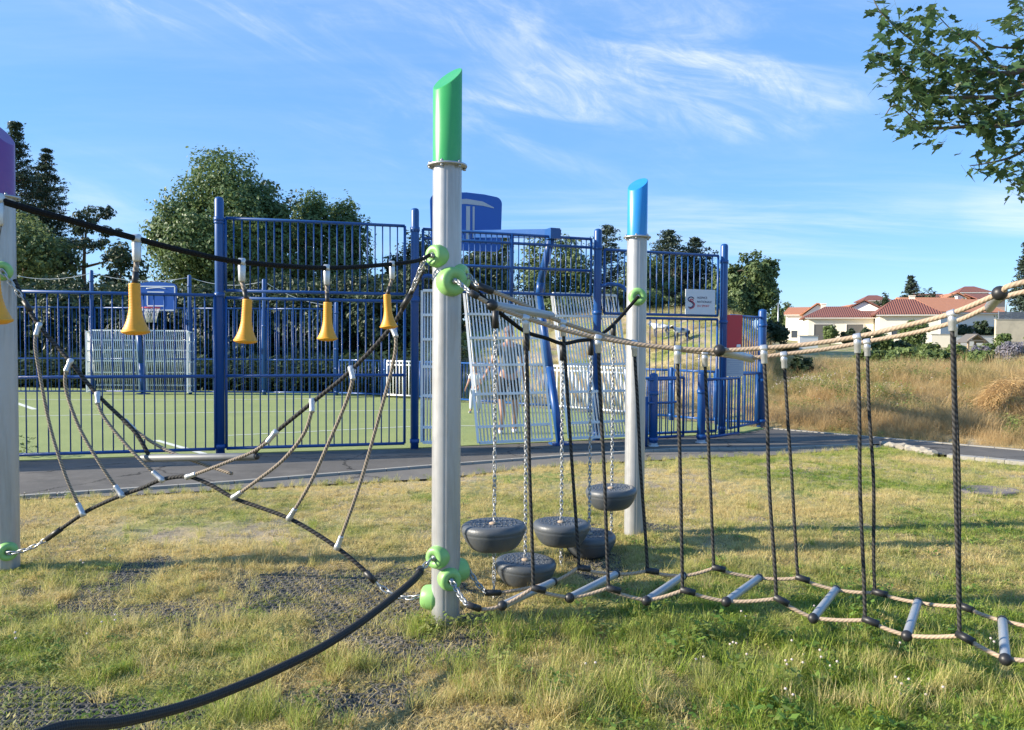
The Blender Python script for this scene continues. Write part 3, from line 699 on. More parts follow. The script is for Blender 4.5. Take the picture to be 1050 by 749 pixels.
tufts = [blade_clump('tuft_a', 46, .105, .06, .0036, MT['lawn'], seed=11, curve=.7), blade_clump('tuft_b', 34, .135, .05, .0030, MT['lawn'], seed=12, heads=.3, curve=.4), leafy_clump('tuft_c', 40, .07, .035, MT['weed'], 14, h=.12)]
scatter('tall_grass_tufts', tufts, np.stack([tx, ty, np.maximum(hgt(tx, ty), np.where(ty > f-.13, -.006, -1))], -1)[k], np.array(ts)[k], np.array(td)[k], ti[k], MT['lawn'])
MT['under'] = leaf_mat('undergrowth_leaves', (.022, .040, .018), (.07, .105, .04), .2)
scatter('undergrowth', [leafy_clump('undergrowth_a', 90, .5, .16, MT['under'], 61, h=.75), leafy_clump('undergrowth_b', 90, .55, .13, MT['under'], 62, h=.5)], np.stack([UND[0], UND[1], hgt(*UND)], -1), RNG.uniform(.6, 1.3, len(UND[0])), np.zeros(len(UND[0])), RNG.integers(0, 2, len(UND[0])), MT['under'])
# clover flowers -----------------------------------------------------
cx, cy = [], []
for (a, b_, n, sx, sy) in [(820,650,2,.5,.12),(800,705,5,.35,.12),(910,725,4,.3,.08),(860,690,3,.4,.1),(130,660,3,.4,.15),(640,690,1,.4,.12),(100,512,10,.5,.1),(60,590,2,.3,.1),(950,690,2,.3,.1)]:
    c = G(a, b_)
    for i in range(n): cx.append(c.x+RNG.normal(0, sx)); cy.append(c.y+RNG.normal(0, sy))
cx, cy = np.array(cx), np.array(cy)
scatter('clover_flowers', [flower_clump('clover_a', MT['clover'], 1), flower_clump('clover_b', MT['clover'], 2)], np.stack([cx, cy, hgt(cx, cy)], -1), np.full(len(cx), 1.0), np.zeros(len(cx)), RNG.integers(0, 2, len(cx)), MT['clover'])
# dry meadow on the bank ---------------------------------------------
y = RNG.uniform(9, 34, 60000); x = RNG.uniform(-1, 1, 60000)*(.82*y+2)
f, b = zone(x, y); u = x/y
k = (y > b+.08) & (u > -.16) & (RNG.uniform(0, 1, len(x)) < np.where(u > .3, 1.0, .55)*np.clip(14/y, .25, 1)*1.15) & (y < np.where(u > .3, 26, 34))
x, y, b, u = x[k], y[k], b[k], u[k]
nz = fbm(x*.45, y*.45, 51, 4)
near = sstep(1.2, .2, y-b)
dry = np.clip(.84+(nz-.5)*2.2-.45*near-.30*(u < .3)+.35*(fbm(x*2.5, y*2.5, 59, 3)-.5), 0.05, 1); 
pat = fbm(x*.9, y*.9, 57, 3)
scl = (.5+.7*RNG.uniform(0, 1, len(x)))*(.28+.9*pat)*(1-.6*near)*np.where(u < .3, .6, 1)
ui = RNG.uniform(0, 1, len(x)); idx = np.where(ui < .45, 0, np.where(ui < .985, 1, 3)); wp = (fbm(x*.7, y*.7, 63, 3) > .60) & (RNG.uniform(0, 1, len(x)) < .5); idx = np.where(wp, 2, idx); dry = np.where(idx == 2, RNG.uniform(.05, .45, len(x)), dry)
mead = [blade_clump('meadow_a', 60, .33, .16, .0042, MT['meadow'], seed=21, curve=.55, heads=.25), blade_clump('meadow_b', 56, .40, .18, .0045, MT['meadow'], seed=22, curve=.9, heads=.35), leafy_clump('meadow_c', 60, .15, .055, MT['weed'], 23, h=.34), blade_clump('meadow_d', 16, .68, .16, .006, MT['meadow'], seed=24, curve=.3, heads=.8, lean=.2)]
scatter('dry_meadow_grass', mead, np.stack([x, y, hgt(x, y)], -1), scl, dry, idx, MT['meadow'])
# white meadow flowers on the bank
cx, cy = [], []
for (a, b_, n, sx, sy) in [(832,398,90,.5,.7),(880,402,26,.6,.7),(920,406,26,.7,.8),(1022,392,16,.5,.5)]:
    c = ground_hit(a, b_)
    for i in range(n): cx.append(c.x+RNG.normal(0, sx)); cy.append(c.y+RNG.normal(0, sy))
cx, cy = np.array(cx), np.array(cy)
scatter('meadow_flowers', [flower_clump('meadow_flower_a', MT['clover'], 3), flower_clump('meadow_flower_b', MT['clover'], 4)], np.stack([cx, cy, hgt(cx, cy)+.12], -1), np.full(len(cx), 1.5), np.zeros(len(cx)), RNG.integers(0, 2, len(cx)), MT['clover'])
# ------------------------------------------------------------------ play posts
P_GREEN = GP.copy()
P_PURPLE = np.array(tuple(G(7, 586))[:2]); P_BLUE = np.array(tuple(G(650, 551))[:2])
P_HOSE = np.array([-1.62, 1.72]); P_BRIDGE = np.array([3.15, 2.72])
GR = 'tall metal play posts with coloured tops'
def post_profile(n=96, r=.078, groove=.0022):
    P = []
    for i in range(n):
        t = 2*math.pi*i/n; g = max(0, math.cos(8*t))**6*groove
        P.append(((r-g)*math.cos(t), (r-g)*math.sin(t)))
    return P
def clamp(root, z, d, rad=.055, out=.115, name='rope_clamp'):
    d = Vector((d[0], d[1], d[2] if len(d) > 2 else 0)).normalized()
    base = Vector(root.location); p = Vector((base.x, base.y, z)); M = axis_matrix(p, d); mb = MB()
    mb.lathe([(rad*1.10, .035), (rad*1.16, .06), (rad*1.12, .088), (rad*1.03, out-.010), (rad*.92, out), (rad*.40, out+.001), (rad*.36, out-.006), (1e-6, out-.006)], 24, M)
    c = mb.build(name, MT['green_plastic'], root)
    e = MB(); ring = [M @ Vector((.014*math.cos(t), 0, out+.004+.014*math.sin(t))) for t in np.linspace(0, 6.2832, 13)]
    e.tube(ring, .004, 6, False); e.lathe([(.017, out-.005), (.017, out-.002), (.011, out-.001), (.010, out+.006), (1e-6, out+.006)], 8, M); e.build('eye_bolt', MT['zinc'], c)
    return p + d*(out+.02)
def play_post(xy, ztop, zflange, capmat, slant_az, slant_h, label, r=.078):
    base = Vector((xy[0], xy[1], float(hgt(xy[0], xy[1]))))
    root = thing('play_post', base, label, 'play post', GR)
    mb = MB(); M = Matrix.Translation((base.x, base.y, 0)); prof = post_profile(r=r); n = len(prof)
    V = [M @ Vector((p[0], p[1], z)) for z in (base.z-.12, zflange) for p in prof]
    mb.add(V, [(i, (i+1)%n, n+(i+1)%n, n+i) for i in range(n)]); mb.build('pole', MT['alu'], root)
    fl = MB(); fl.lathe([(r*.5, zflange-.004), (r+.028, zflange-.004), (r+.030, zflange+.003), (r+.028, zflange+.009), (r*.5, zflange+.009)], 36, M)
    for k in range(6):
        t = 2*math.pi*k/6+.3; fl.lathe([(.009, zflange-.016), (.009, zflange-.004)], 6, M @ Matrix.Translation((math.cos(t)*(r+.017), math.sin(t)*(r+.017), 0)))
        fl.lathe([(.009, zflange+.009), (.009, zflange+.017), (.004, zflange+.017), (.004, zflange+.023)], 6, M @ Matrix.Translation((math.cos(t)*(r+.017), math.sin(t)*(r+.017), 0)))
    fl.build('flange', MT['zinc'], root)
    cb = MB(); m_ = 48; V = []; F = []; rc = r*1.0
    zs = zflange+.009
    for j in range(m_):
        t = 2*math.pi*j/m_; V.append(M @ Vector((rc*math.cos(t), rc*math.sin(t), zs)))
    for j in range(m_):
        t = 2*math.pi*j/m_; q = math.cos(t-slant_az); V.append(M @ Vector((rc*math.cos(t), rc*math.sin(t), ztop-slant_h*(1-q)/2-.004)))
    for j in range(m_):
        t = 2*math.pi*j/m_; q = math.cos(t-slant_az); V.append(M @ Vector((rc*.95*math.cos(t), rc*.95*math.sin(t), ztop-slant_h*(1-q*.95)/2)))
    for k in range(2):
        for j in range(m_): F.append((k*m_+j, k*m_+(j+1)%m_, (k+1)*m_+(j+1)%m_, (k+1)*m_+j))
    cb.add(V, F); o = 2*m_; cb.f.append([o+j for j in range(m_)]); cb.sm.append(False); cb.uv.append([(0,0)]*m_)
    cap = cb.build('cap', capmat, root)
    return root
def zat(xy, y, x=None):           # height of a pixel row at a plan position
    d = xy[1]; px_ = x if x is not None else CX+FPX*xy[0]/xy[1]
    return D(px_, y, d).z
pg = play_post(P_GREEN, zat(P_GREEN, 66), zat(P_GREEN, 171), MT['green_cap'], R(50), .15, 'tall grey metal post with a slanted green top, nearest and in the middle')
pp = play_post(P_PURPLE, zat(P_PURPLE, 124), zat(P_PURPLE, 203), MT['purple_cap'], R(170), .16, 'grey metal post with a purple top, cut by the left edge')
pb = play_post(P_BLUE, zat(P_BLUE, 181), zat(P_BLUE, 244), MT['blue_cap'], R(52), .12, 'grey metal post with a slanted sky blue top, behind the hanging rubber pods')
# two posts just outside the picture that carry the far ends of the ropes
ph = play_post(P_HOSE, 3.0, 2.55, MT['green_cap'], R(60), .15, 'grey metal post outside the picture holding the end of the thick rope')
pq = play_post(P_BRIDGE, 3.0, 2.55, MT['blue_cap'], R(60), .15, 'grey metal post outside the picture holding the end of the rope bridge')
gz_ = lambda y: zat(P_GREEN, y)
A_ = lambda p, q: Vector((q[0]-p[0], q[1]-p[1], 0))
g_up_l = clamp(pg, zat(P_GREEN, 264), (-.62, -.78))
g_up_r = clamp(pg, zat(P_GREEN, 290), (.42, -.90), .07, .13)
clamp(pg, zat(P_GREEN, 286), (.75, .66), .06, .12)
g_lo_l = clamp(pg, zat(P_GREEN, 568), (-.52, -.85))
g_lo_r = clamp(pg, zat(P_GREEN, 590), (.35, -.93))
g_lo_b = clamp(pg, zat(P_GREEN, 587), (.85, .52), .06, .12)
g_lo_n = clamp(pg, zat(P_GREEN, 614), (-.97, .25), .062, .13)
p_up = clamp(pp, zat(P_PURPLE, 279), (.5, -.86))
p_lo = clamp(pp, zat(P_PURPLE, 563), (.6, -.80))
b_up = clamp(pb, zat(P_BLUE, 305), (-.05, -1), .062, .12)
h_lo = clamp(ph, .44, (.45, .9)); 
q_up = clamp(pq, 2.02, (-.9, -.3)); q_up2 = clamp(pq, 1.94, (-.5, .86)); q_lo = clamp(pq, .36, (-.9, -.3)); q_lo2 = clamp(pq, .30, (-.5, .86))

# ------------------------------------------------------------------ horn rope
VN = lambda x, y, off=0.0: VP(x, y, P_PURPLE, P_GREEN, off)
def VH(x, y, off=0.0): return VP(x, y, P_GREEN, P_HOSE, off)
root = thing('support_rope', VH(200, 260), 'black rope slung from the green topped post to the left with yellow horns on it', 'rope')
h_up = clamp(ph, 2.0, (.45, .9))
pts = cr([h_up, VH(-8, 203), VH(75, 227), VH(140, 245), VH(195, 259), VH(248, 269), VH(335, 275), VH(402, 271), VH(430, 267), g_up_l], 6)
MB().tube(pts, .0100, 10).build('rope', MT['rope_black'], root)
def horn_thing(p, ln, label, tilt):
    """p: point on the rope; built hanging straight down from p"""
    root = thing('horn', p, label, 'hanging horn', 'yellow horns hanging from the black rope')
    c = MB(); c.lathe([(.0135, -.012), (.0155, -.010), (.0155, .010), (.0135, .012)], 14, Matrix.Translation(p) @ Matrix.Rotation(math.pi/2, 4, 'Y'))
    c.lathe([(.0125, -.010), (.0145, -.016), (.0125, -.068), (.0105, -.074)], 14, Matrix.Translation(p)); c.build('rope_clamp', MT['clamp'], root)
    q = Vector(p)+Vector((0, 0, -.073)); r_ = Vector(p)+Vector((tilt*.4, 0, -.073-ln))
    MB().tube([q, (q+r_)/2, r_], .0085, 10).build('short_rope', MT['rope_brown'], root)
    s = MB(); s.tube([q.lerp(r_, .45), r_+Vector((0, 0, -.01))], .0098, 10); s.build('sleeve', MT['black_plastic'], root)
    h = MB(); prof = []
    H = .150
    for i in range(40):
        t = i/39; z = -H*t; rr = .0175+.002*t + .022*max(0, (t-.36)/.64)**2.4
        rr += .0007*math.sin(t*2*math.pi*16)
        prof.append((rr, z))
    prof = [(1e-6, .002), (.016, .002)] + prof + [(.0435, -H-.001), (.044, -H-.005), (.041, -H-.008), (.026, -H-.014), (1e-6, -H-.016)]
    M = Matrix.Translation(r_) @ Matrix.Rotation(tilt, 4, 'Y')
    h.lathe(prof[::-1], 28, M); h.build('bell', MT['yellow'], root)
    return root
for (x, y, yb, lb, tl) in [(140,245,292,'ribbed yellow horn hanging in front of the basketball board, second from the left',-.02),(248,269,308,'yellow horn hanging beside the tall blue fence post, third from the left',.05),
                        (335,275,311,'yellow horn hanging over the middle of the turf, fourth from the left',.01),(402,271,303,'rightmost yellow horn, hanging closest to the green topped post',-.06),(-2,204,272,'yellow horn cut by the left edge in front of the purple topped post',-.05)]:
    p = VH(x, y); q = VH(x, yb)
    horn_thing(p, max(.025, (p-q).length-.075), lb, tl)

# ------------------------------------------------------------------ crossed rope net
root = thing('climbing_net', VN(203, 500), 'crossed climbing net of brown and dark ropes between the purple and green posts', 'rope net')
up_l = [VN(15, 287), VN(25, 309), VN(40, 334), VN(72, 371), VN(100, 405), VN(129, 433), VN(142, 448), VN(152, 466)]
up_r = [VN(433, 280), VN(420, 296), VN(402, 336), VN(360, 379), VN(320, 412), VN(282, 444), VN(268, 457), VN(258, 469)]
up_r = [VN(434, 277), VN(421, 302), VN(400, 337), VN(360, 380), VN(320, 413), VN(282, 444), VN(268, 457), VN(258, 468)]
low = [VN(48, 553), VN(85, 527), VN(105, 516.5), VN(125, 508), VN(147, 500), VN(166, 492), VN(192, 489), VN(215, 497), VN(240, 511), VN(268, 521), VN(297, 532), VN(322, 546), VN(346, 562), VN(368, 580), VN(385, 597)]
for P, nm in ((up_l, 'diagonal_rope'), (up_r, 'diagonal_rope'), (low, 'bottom_rope')):
    MB().tube(cr(P, 5), .0125, 8).build(nm, MT['rope_dark'], root)
def ch(p, q, root, sag=0.0, **k):
    mb = MB(); chain(mb, p, q, sag=sag, **k); return mb.build('chain', MT['zinc'], root)
ch(p_up, up_l[1], root); ch(p_lo, low[0], root, .02); ch(g_up_l+Vector((-.02, 0, -.01)), up_r[1], root); ch(low[-1], g_lo_n, root, .04)
for a, b in ((up_l[1], up_l[2].lerp(up_l[1], .6)), (up_r[1], up_r[2].lerp(up_r[1], .6)), (low[0], low[1].lerp(low[0], .6)), (low[-1], low[-2].lerp(low[-1], .4))):
    MB().tube([a, b], .018, 10).build('sleeve', MT['black_plastic'], root)
def silver(p, d, root, ln=.075, r=.016):
    d = Vector(d).normalized(); mb = MB(); M = axis_matrix(p, d)
    mb.lathe([(r*.8, -ln*.25), (r*1.15, -ln*.2), (r*1.15, ln*.15), (r*.95, ln*.2), (r*.95, ln*.9), (r*.8, ln)], 12, M)
    return mb.build('clamp', MT['clamp'], root)
def link(P, root, both=True, off=.0):
    Q = [VN(*p, -off*(1 if 0 < i < len(P)-1 else .3)) for i, p in enumerate(P)]; C = cr(Q, 6)
    MB().tube(C, .0102, 8).build('connecting_rope', MT['rope_brown'], root)
    silver(C[0], C[2]-C[0], root)
    if both: silver(C[-1], C[-3]-C[-1], root)
link([(40,334),(36,352),(41,385),(52,440),(68,490),(85,527)], root, off=.06)
link([(72,371),(67,385),(69,405),(82,440),(104,478),(125,508)], root, off=.06)
link([(100,405),(101,416),(108,430),(124,450),(146,474),(166,492)], root, off=.05)
link([(129,433),(142,444),(160,456),(180,466),(205,475),(238,486)], root, False, off=-.05)
link([(402,336),(406,350),(402,378),(388,430),(368,500),(346,561)], root, off=.05)
link([(360,379),(361,392),(354,415),(338,452),(318,496),(297,531)], root, off=.05)
link([(320,412),(319,424),(311,446),(290,472),(262,494),(240,510)], root, off=.05)
link([(282,444),(272,455),(256,465),(238,472),(215,481),(193,489)], root, off=.05)
b = MB(); p, q = VN(146, 470, .0), VN(262, 468.5, .0); d = (q-p).normalized(); M = axis_matrix(p, d); l = (q-p).length
b.lathe([(.010, -.006), (.021, -.004), (.023, 0), (.023, l), (.021, l+.004), (.010, l+.006)], 18, M); bo = b.build('seat_bar', MT['bar_dark'], root)

for v in (p-d*.008, q+d*.008): MB().sphere(v, .019, 10).build('end_cap', MT['black_plastic'], bo)

# ------------------------------------------------------------------ thick sheathed rope to the lower left
Hd = A_(P_GREEN, (-1.5, 2.0))
root = thing('balance_rope', (-.9, 3.1, .25), 'thick black sheathed rope sagging from the green topped post to the lower left', 'rope')
hp = [g_lo_l+Vector((-.05, -.03, -.03)), VH(425, 594), VH(380, 631), VH(335, 661), VH(290, 684), VH(245, 704), VH(190, 724), VH(120, 741), VH(50, 749.5)]
hp[1:] = [v for v in hp[1:]]
e = hp[-1]; t0 = Vector((P_HOSE[0], P_HOSE[1], .44)); hp.append(e.lerp(t0, .5)+Vector((0, 0, -.02))); hp.append(h_lo)
hc = cr(hp, 6); rr = [.010]*3+[.025]*(len(hc)-6)+[.010]*3
MB().tube(hc[2:-2], .0185, 12).build('sheathed_rope', MT['hose'], root); ch(g_lo_l, hc[3], root, link=.04)
MB().tube(hc[2:5], .0215, 12).build('sleeve', MT['black_plastic'], root)

# ------------------------------------------------------------------ rope bridge on the right
fb = [(515.5,621),(584.5,613),(663,616),(745,617),(834,634),(930,652),(1031,676)]
rb = [(567,597),(631.5,589),(700,591),(778,593),(857,605),(941,618),(1028,637)]
fd = np.polyfit([p[0] for p in fb], [G(p[0], p[1], .25).y for p in fb], 2); rd = np.polyfit([p[0] for p in rb], [G(p[0], p[1], .25).y for p in rb], 2)
FD = lambda x, y: D(x, y, float(np.polyval(fd, x))); RD = lambda x, y: D(x, y, float(np.polyval(rd, x)))
root = thing('rope_bridge', (1.0, 4.0, 0), 'rope bridge with grey rungs, hanging dark ropes and two beige hand ropes', 'rope bridge')
front_foot = [(493,625),(515.5,621),(545,604),(584.5,613),(621,604),(663,616),(700,605.5),(745,617),(796,614),(834,634),(889,636),(930,652),(986,652),(1031,676)]
rear_foot = [(513,608),(567,597),(592,583),(631.5,589),(662,586),(700,591),(731,583),(778,593),(819,593),(857,605),(899,608),(941,618),(988,622),(1028,637)]
ff = [FD(*p) for p in front_foot]; rf = [RD(*p) for p in rear_foot]
ff2 = ff + [ff[-1].lerp(q_lo, .5)+Vector((0,0,.02)), q_lo]; rf2 = rf + [rf[-1].lerp(q_lo2, .5), q_lo2]
def zig(P, k=5):     # nearly straight runs with softened corners
    out = []
    for i in range(len(P)-1):
        for j in range(k):
            t = j/k; v = P[i].lerp(P[i+1], t); v.z -= .006*math.sin(math.pi*t); out.append(v)
    return out+[P[-1]]
for P in (ff2, rf2): MB().tube(zig(P), .0098, 8).build('foot_rope', MT['rope_beige'], root)
for (p0, p1, k) in ((FD(479, 620), ff[0], 0), (rf[0], RD(497, 608), 1)):
    MB().tube([p0, p0.lerp(p1, .95)], .017, 10).build('sleeve', MT['black_plastic'], root)
ch(g_lo_r, FD(479, 620), root, .01); ch(RD(500, 608), g_lo_b, root, .02)
for (a, b) in zip(fb, rb):
    p, q = FD(*a), RD(*b); d = (q-p).normalized(); l = (q-p).length
    mb = MB(); M = axis_matrix(p, d); mb.lathe([(.016, .0), (.020, .012), (.020, l-.005), (.016, l+.005)], 16, M); o = mb.build('rung', MT['bar_grey'], root)
    MB().sphere(p-d*.004, .0255, 14).build('end_ball', MT['black_plastic'], o); MB().sphere(q+d*.006, .0235, 14).build('end_ball', MT['black_plastic'], o)
front_hand = [(482,300),(505,313),(539,326),(580,339),(613,346.5),(655,353.5),(694.5,357.5),(740,359.5),(785,357),(830,353),(879,345.5),(930,334),(976,321.5),(1025,301),(1052,289)]
rear_hand = [(490,293),(520,305),(559,323),(580,332),(615,343),(653,352),(690,358),(722.5,362),(768,367),(803.5,363.5),(848,358),(889,350.5),(940,341),(981,329.5),(1017,313),(1052,299)]
fh = [FD(*p) for p in front_hand]; rh = [RD(*p) for p in rear_hand]
fh2 = fh+[fh[-1].lerp(q_up, .55), q_up]; rh2 = rh+[rh[-1].lerp(q_up2, .55), q_up2]
for P in (fh2, rh2): MB().tube(cr(P, 5), .0115, 9).build('hand_rope', MT['rope_beige'], root)
ch(g_up_r, fh[0], root, link=.042); ch(rh[0], clamp(pg, zat(P_GREEN, 284), (.85, -.2), .06, .11), root, link=.042)
MB().tube([rh[0], RD(505, 299)], .02, 10).build('sleeve', MT['black_plastic'], root)
MB().tube([fh[0], fh[0].lerp(fh[1], .35)], .017, 10).build('sleeve', MT['black_plastic'], root)
def spreader(a, b, ext=.05):
    p, q = FD(*a), RD(*b); d = (q-p).normalized(); q = q+d*ext; l = (q-p).length; mb = MB(); M = axis_matrix(p, d)
    mb.lathe([(.018, 0), (.022, .012), (.022, l-.004), (.018, l)], 16, M); o = mb.build('spreader_bar', MT['bar_grey'], root)
    MB().sphere(p-d*.005, .030, 14).build('end_ball', MT['black_plastic'], o); MB().sphere(q, .021, 14).build('end_ball', MT['black_plastic'], o)
spreader((505,313), (560,323)); spreader((738,359.5), (768,367.5)); spreader((1025,301), (1015,315))
def t_clamp(p, along, down, r=.016):
    along = Vector(along).normalized(); down = Vector(down).normalized(); mb = MB()
    mb.lathe([(r*.95, -.017), (r*1.15, -.013), (r*1.15, .013), (r*.95, .017)], 12, axis_matrix(p, along))
    mb.lathe([(r*.9, .0), (r*1.1, .02), (r*1.1, .034), (r*.95, .038), (r*.95, .070), (r*.8, .075)], 12, axis_matrix(p, down)); mb.v = mb.v; return mb
def hanger(top, bot, fn, hand, foot):
    p, q = fn(*top), fn(*bot); d = (q-p).normalized(); i = min(range(len(hand)-1), key=lambda k: (hand[k]-p).length); al = hand[min(i+1, len(hand)-1)]-hand[max(i-1, 0)]
    m_ = p.lerp(q, .55)+Vector((random.uniform(-.008, .008), random.uniform(-.01, .01), 0))
    o = MB().tube(cr([p+d*.045, p.lerp(q, .28), m_, q.lerp(p, .15), q], 5), .0090, 8).build('hanger_rope', MT['rope_dark'], root)
    t_clamp(p, al, d).build('clamp', MT['clamp'], o)
    j = min(range(len(foot)), key=lambda k: (foot[k]-q).length); a2 = (foot[min(j+1, len(foot)-1)]-foot[j]).normalized()
    MB().tube([q-a2*.012, q+a2*.062], .0175, 10).build('sleeve', MT['black_plastic'], o)
for t, b in [((539,326.5),(547,603)),((613,347),(624,603)),((694.5,358),(700,605)),((783,357.5),(796,613)),((879,346),(887,635)),((976,322),(984,651))]: hanger(t, b, FD, fh, ff)
for t, b in [((577,331),(594,582)),((650,352),(664,585)),((722.5,362.5),(732,582)),((803.5,364),(818,592)),((889,351),(897,607)),((978,330),(984.5,621))]: hanger(t, b, RD, rh, rf)
# one more rung and pair of hangers beyond the edge
p, q = ff[-1].lerp(q_lo, .45), rf[-1].lerp(q_lo2, .45)

# ------------------------------------------------------------------ hanging rubber seats
VS = lambda x, y: VP(x, y, P_GREEN, P_BLUE)
root = thing('suspension_rope', VS(560, 345), 'slack black rope between the green and blue posts carrying the chains', 'rope')
sp_ = [VS(470, 283), VS(488, 298), VS(508, 317), VS(524, 330), VS(540, 341), VS(560, 347), VS(577, 352.5), VS(594, 349.5), VS(606, 348), VS(618, 342), VS(629, 333), VS(641, 320), b_up]
MB().tube(cr(sp_, 5), .013, 8).build('rope', MT['rope_black'], root)
tees = [sp_[2], sp_[4], sp_[6], sp_[8], sp_[10]]
for t in tees: MB().tube([t+Vector((0,0,.012)), t+Vector((0,0,-.115))], .020, 10).build('tee_sleeve', MT['black_plastic'], root)
ch(sp_[0], Vector((P_GREEN[0], P_GREEN[1], sp_[0].z+.05))+Vector((.07, .05, 0)), root)
MB().tube(cr(sp_[0:2], 3), .021, 10).build('sleeve', MT['black_plastic'], root)
def seat(i, x, ytop, ybot, label):
    t = tees[i]; d = t.y
    zt = D(x, ytop, d-.12).z; zb = D(x, ybot, d).z
    h = .165; top = Vector((t.x, t.y, zt)); base = max(0.0, zt-h)
    root = thing('rubber_pod', (t.x, t.y, zt-h), label, 'rubber pod', 'dark grey rubber pods hanging on chains')
    M = Matrix.Translation((t.x, t.y, zt-h)) @ Matrix.Rotation(random.uniform(-.04, .04), 4, 'X') @ Matrix.Rotation(random.uniform(-.04, .04), 4, 'Y')
    mb = MB()
    mb.lathe([(1e-6, .0), (.095, .0), (.118, .004), (.137, .016), (.155, .038), (.171, .064), (.183, .090), (.1885, .104), (.1875, .107), (.1915, .112), (.1925, .124), (.190, .138), (.183, .150), (.170, .157), (.152, .159), (.140, .155), (.06, .154), (.03, .151), (1e-6, .151)], 48, M)
    o = mb.build('tread_body', MT['rubber'], root)
    st = MB()
    for (q, n_) in ((.052, 8), (.083, 14), (.113, 20), (.136, 26)):
        for j in range(n_):
            a = 2*math.pi*(j+.5*(q > .1))/n_; st.lathe([(.0075, .151), (.006, .1575), (1e-6, .158)], 6, M @ Matrix.Translation((q*math.cos(a), q*math.sin(a), 0)))
    st.build('tread_studs', MT['rubber'], o)
    bs = MB(); bs.lathe([(.026, .149), (.026, .158), (.012, .163), (1e-6, .163)], 12, M); bs.build('boss', MT['rope_beige'], root)
    cz = MB(); chain(cz, t+Vector((0,0,-.11)), (t.x, t.y, zt-.01), link=.036, r=.0034); cz.build('chain', MT['zinc'], root)
    if zt-h > .05:
        cz = MB(); chain(cz, (t.x, t.y, zt-h+.01), (t.x, t.y, .0), link=.036, r=.0034); cz.build('ground_chain', MT['zinc'], root)
seat(0, 507, 540, 572, 'round rubber pod on a chain hanging high beside the green topped post')
seat(1, 540, 578, 606, 'round rubber pod touching the grass between the two highest nearest pods')
seat(2, 577, 538, 566, 'round rubber pod hanging in the middle of the row of five')
seat(3, 606, 550, 575, 'round rubber pod close to the ground, half hidden behind the middle pod')
seat(4, 629, 502, 525, 'smallest looking rubber pod, hanging high in front of the blue topped post')
# ------------------------------------------------------------------ sports court fence
V3 = lambda p, z=0.0: Vector((p[0], p[1], z))
def panel(mb, P, Q, rails, z0, z1, sp=.125, br=.0095, rr=.022, inset=.0, stile=True):
    P = V3(P); Q = V3(Q); d = (Q-P).normalized(); l = (Q-P).length
    a = P+d*inset; b = Q-d*inset
    for z in rails: mb.tube([a+Vector((0,0,z)), b+Vector((0,0,z))], rr, 8)
    n = max(2, int(round((l-2*inset)/sp)))
    for i in range(n+1):
        c = a.lerp(b, i/n); r_ = rr*.9 if (stile and i in (0, n)) else br
        mb.tube([c+Vector((0,0,z0)), c+Vector((0,0,z1))], r_, 6)
def post(P, h, root, r=.058, name='post', z0=-.1):
    mb = MB(); M = Matrix.Translation(V3(P)); mb.lathe([(r, z0), (r, h-r*.8), (r*.85, h-r*.3), (r*.5, h-.006), (1e-6, h)], 16, M)
    for z in (h-.30, h-1.3, .12):
        if z > .05: mb.lathe([(r+.001, z-.03), (r+.010, z-.028), (r+.010, z+.028), (r+.001, z+.03)], 16, M)
    return mb.build(name, MT['blue'], root)
GF = 'blue metal fences round the sports court'
F_L0 = Vector((-15.5, 8.6)); F20 = G(20, 474); F222 = G(221, 467.5); F226 = G(226, 467); F425 = G(425, 461); F741 = G(740, 446.5)
def lerp2(P, Q, t): return (P[0]+(Q[0]-P[0])*t, P[1]+(Q[1]-P[1])*t)
def on_line(px_, P, Q):
    u = (px_-CX)/FPX; t = (P[0]-u*P[1])/((P[0]-u*P[1])-(Q[0]-u*Q[1])); return lerp2(P, Q, t)
# left low section, bays of 2.4 m back to the frame's edge and beyond
root = thing('court_fence', V3(lerp2(F20, F222, .5)), 'low blue barred fence section with a middle rail, left of the tallest fence post', 'fence', GF)
dl = (V3(F222)-V3(F20)).normalized(); L0 = 2.62
for k in range(4):
    q = V3(F222)-dl*(.0+k*L0); p = q-dl*(L0-.03); mb = MB(); panel(mb, p, q, [.09, 1.06, 2.13], .09, 2.13, .121); mb.build('barred_panel', MT['blue'], root)
root = thing('court_fence', V3(lerp2(F226, F425, .5)), 'tall blue barred fence section in two tiers, between the two tall posts behind the horns', 'fence', GF)
post(F226, 3.44, root); post(F425, 3.42, root)
s0 = lerp2(F226, F425, .03); s1 = lerp2(F226, F425, .945)
mb = MB(); panel(mb, s0, s1, [2.20, 3.16], 2.20, 3.16, .105); mb.build('upper_panel', MT['blue'], root)
mb = MB(); panel(mb, s0, s1, [.09, 1.06, 2.10], .09, 2.10, .108); mb.build('lower_panel', MT['blue'], root)
brk = MB()
for P, z in ((F226, 2.15), (F226, 3.1), (F425, 2.15), (F425, 3.1)): brk.sphere(V3(P, z), .07, 10, (1, 1, .7))
brk.build('bracket', MT['blue'], root)
# section above and behind the near goal
F612 = on_line(612, F425, F741)
root = thing('court_fence', V3(lerp2(F425, F612, .5)), 'upper blue fence section with dense bars above the white goal grilles', 'fence', GF)
mb = MB(); a0 = lerp2(F425, F612, .04); a1 = lerp2(F425, F612, .96); panel(mb, a0, a1, [2.26, 2.64, 3.0, 3.13], 2.26, 3.13, .085, .008, .022); mb.build('upper_panel', MT['blue'], root)
c_ = on_line(523.6, F425, F741); MB().tube([V3(c_, 2.1), V3(c_, 3.14)], .028, 8).build('support', MT['blue'], root)
post(F612, 3.30, root, .062)
lo = MB(); lo.tube([V3(a0, 2.2), V3(a0, .1)], .03, 8); lo.build('support', MT['blue'], root)
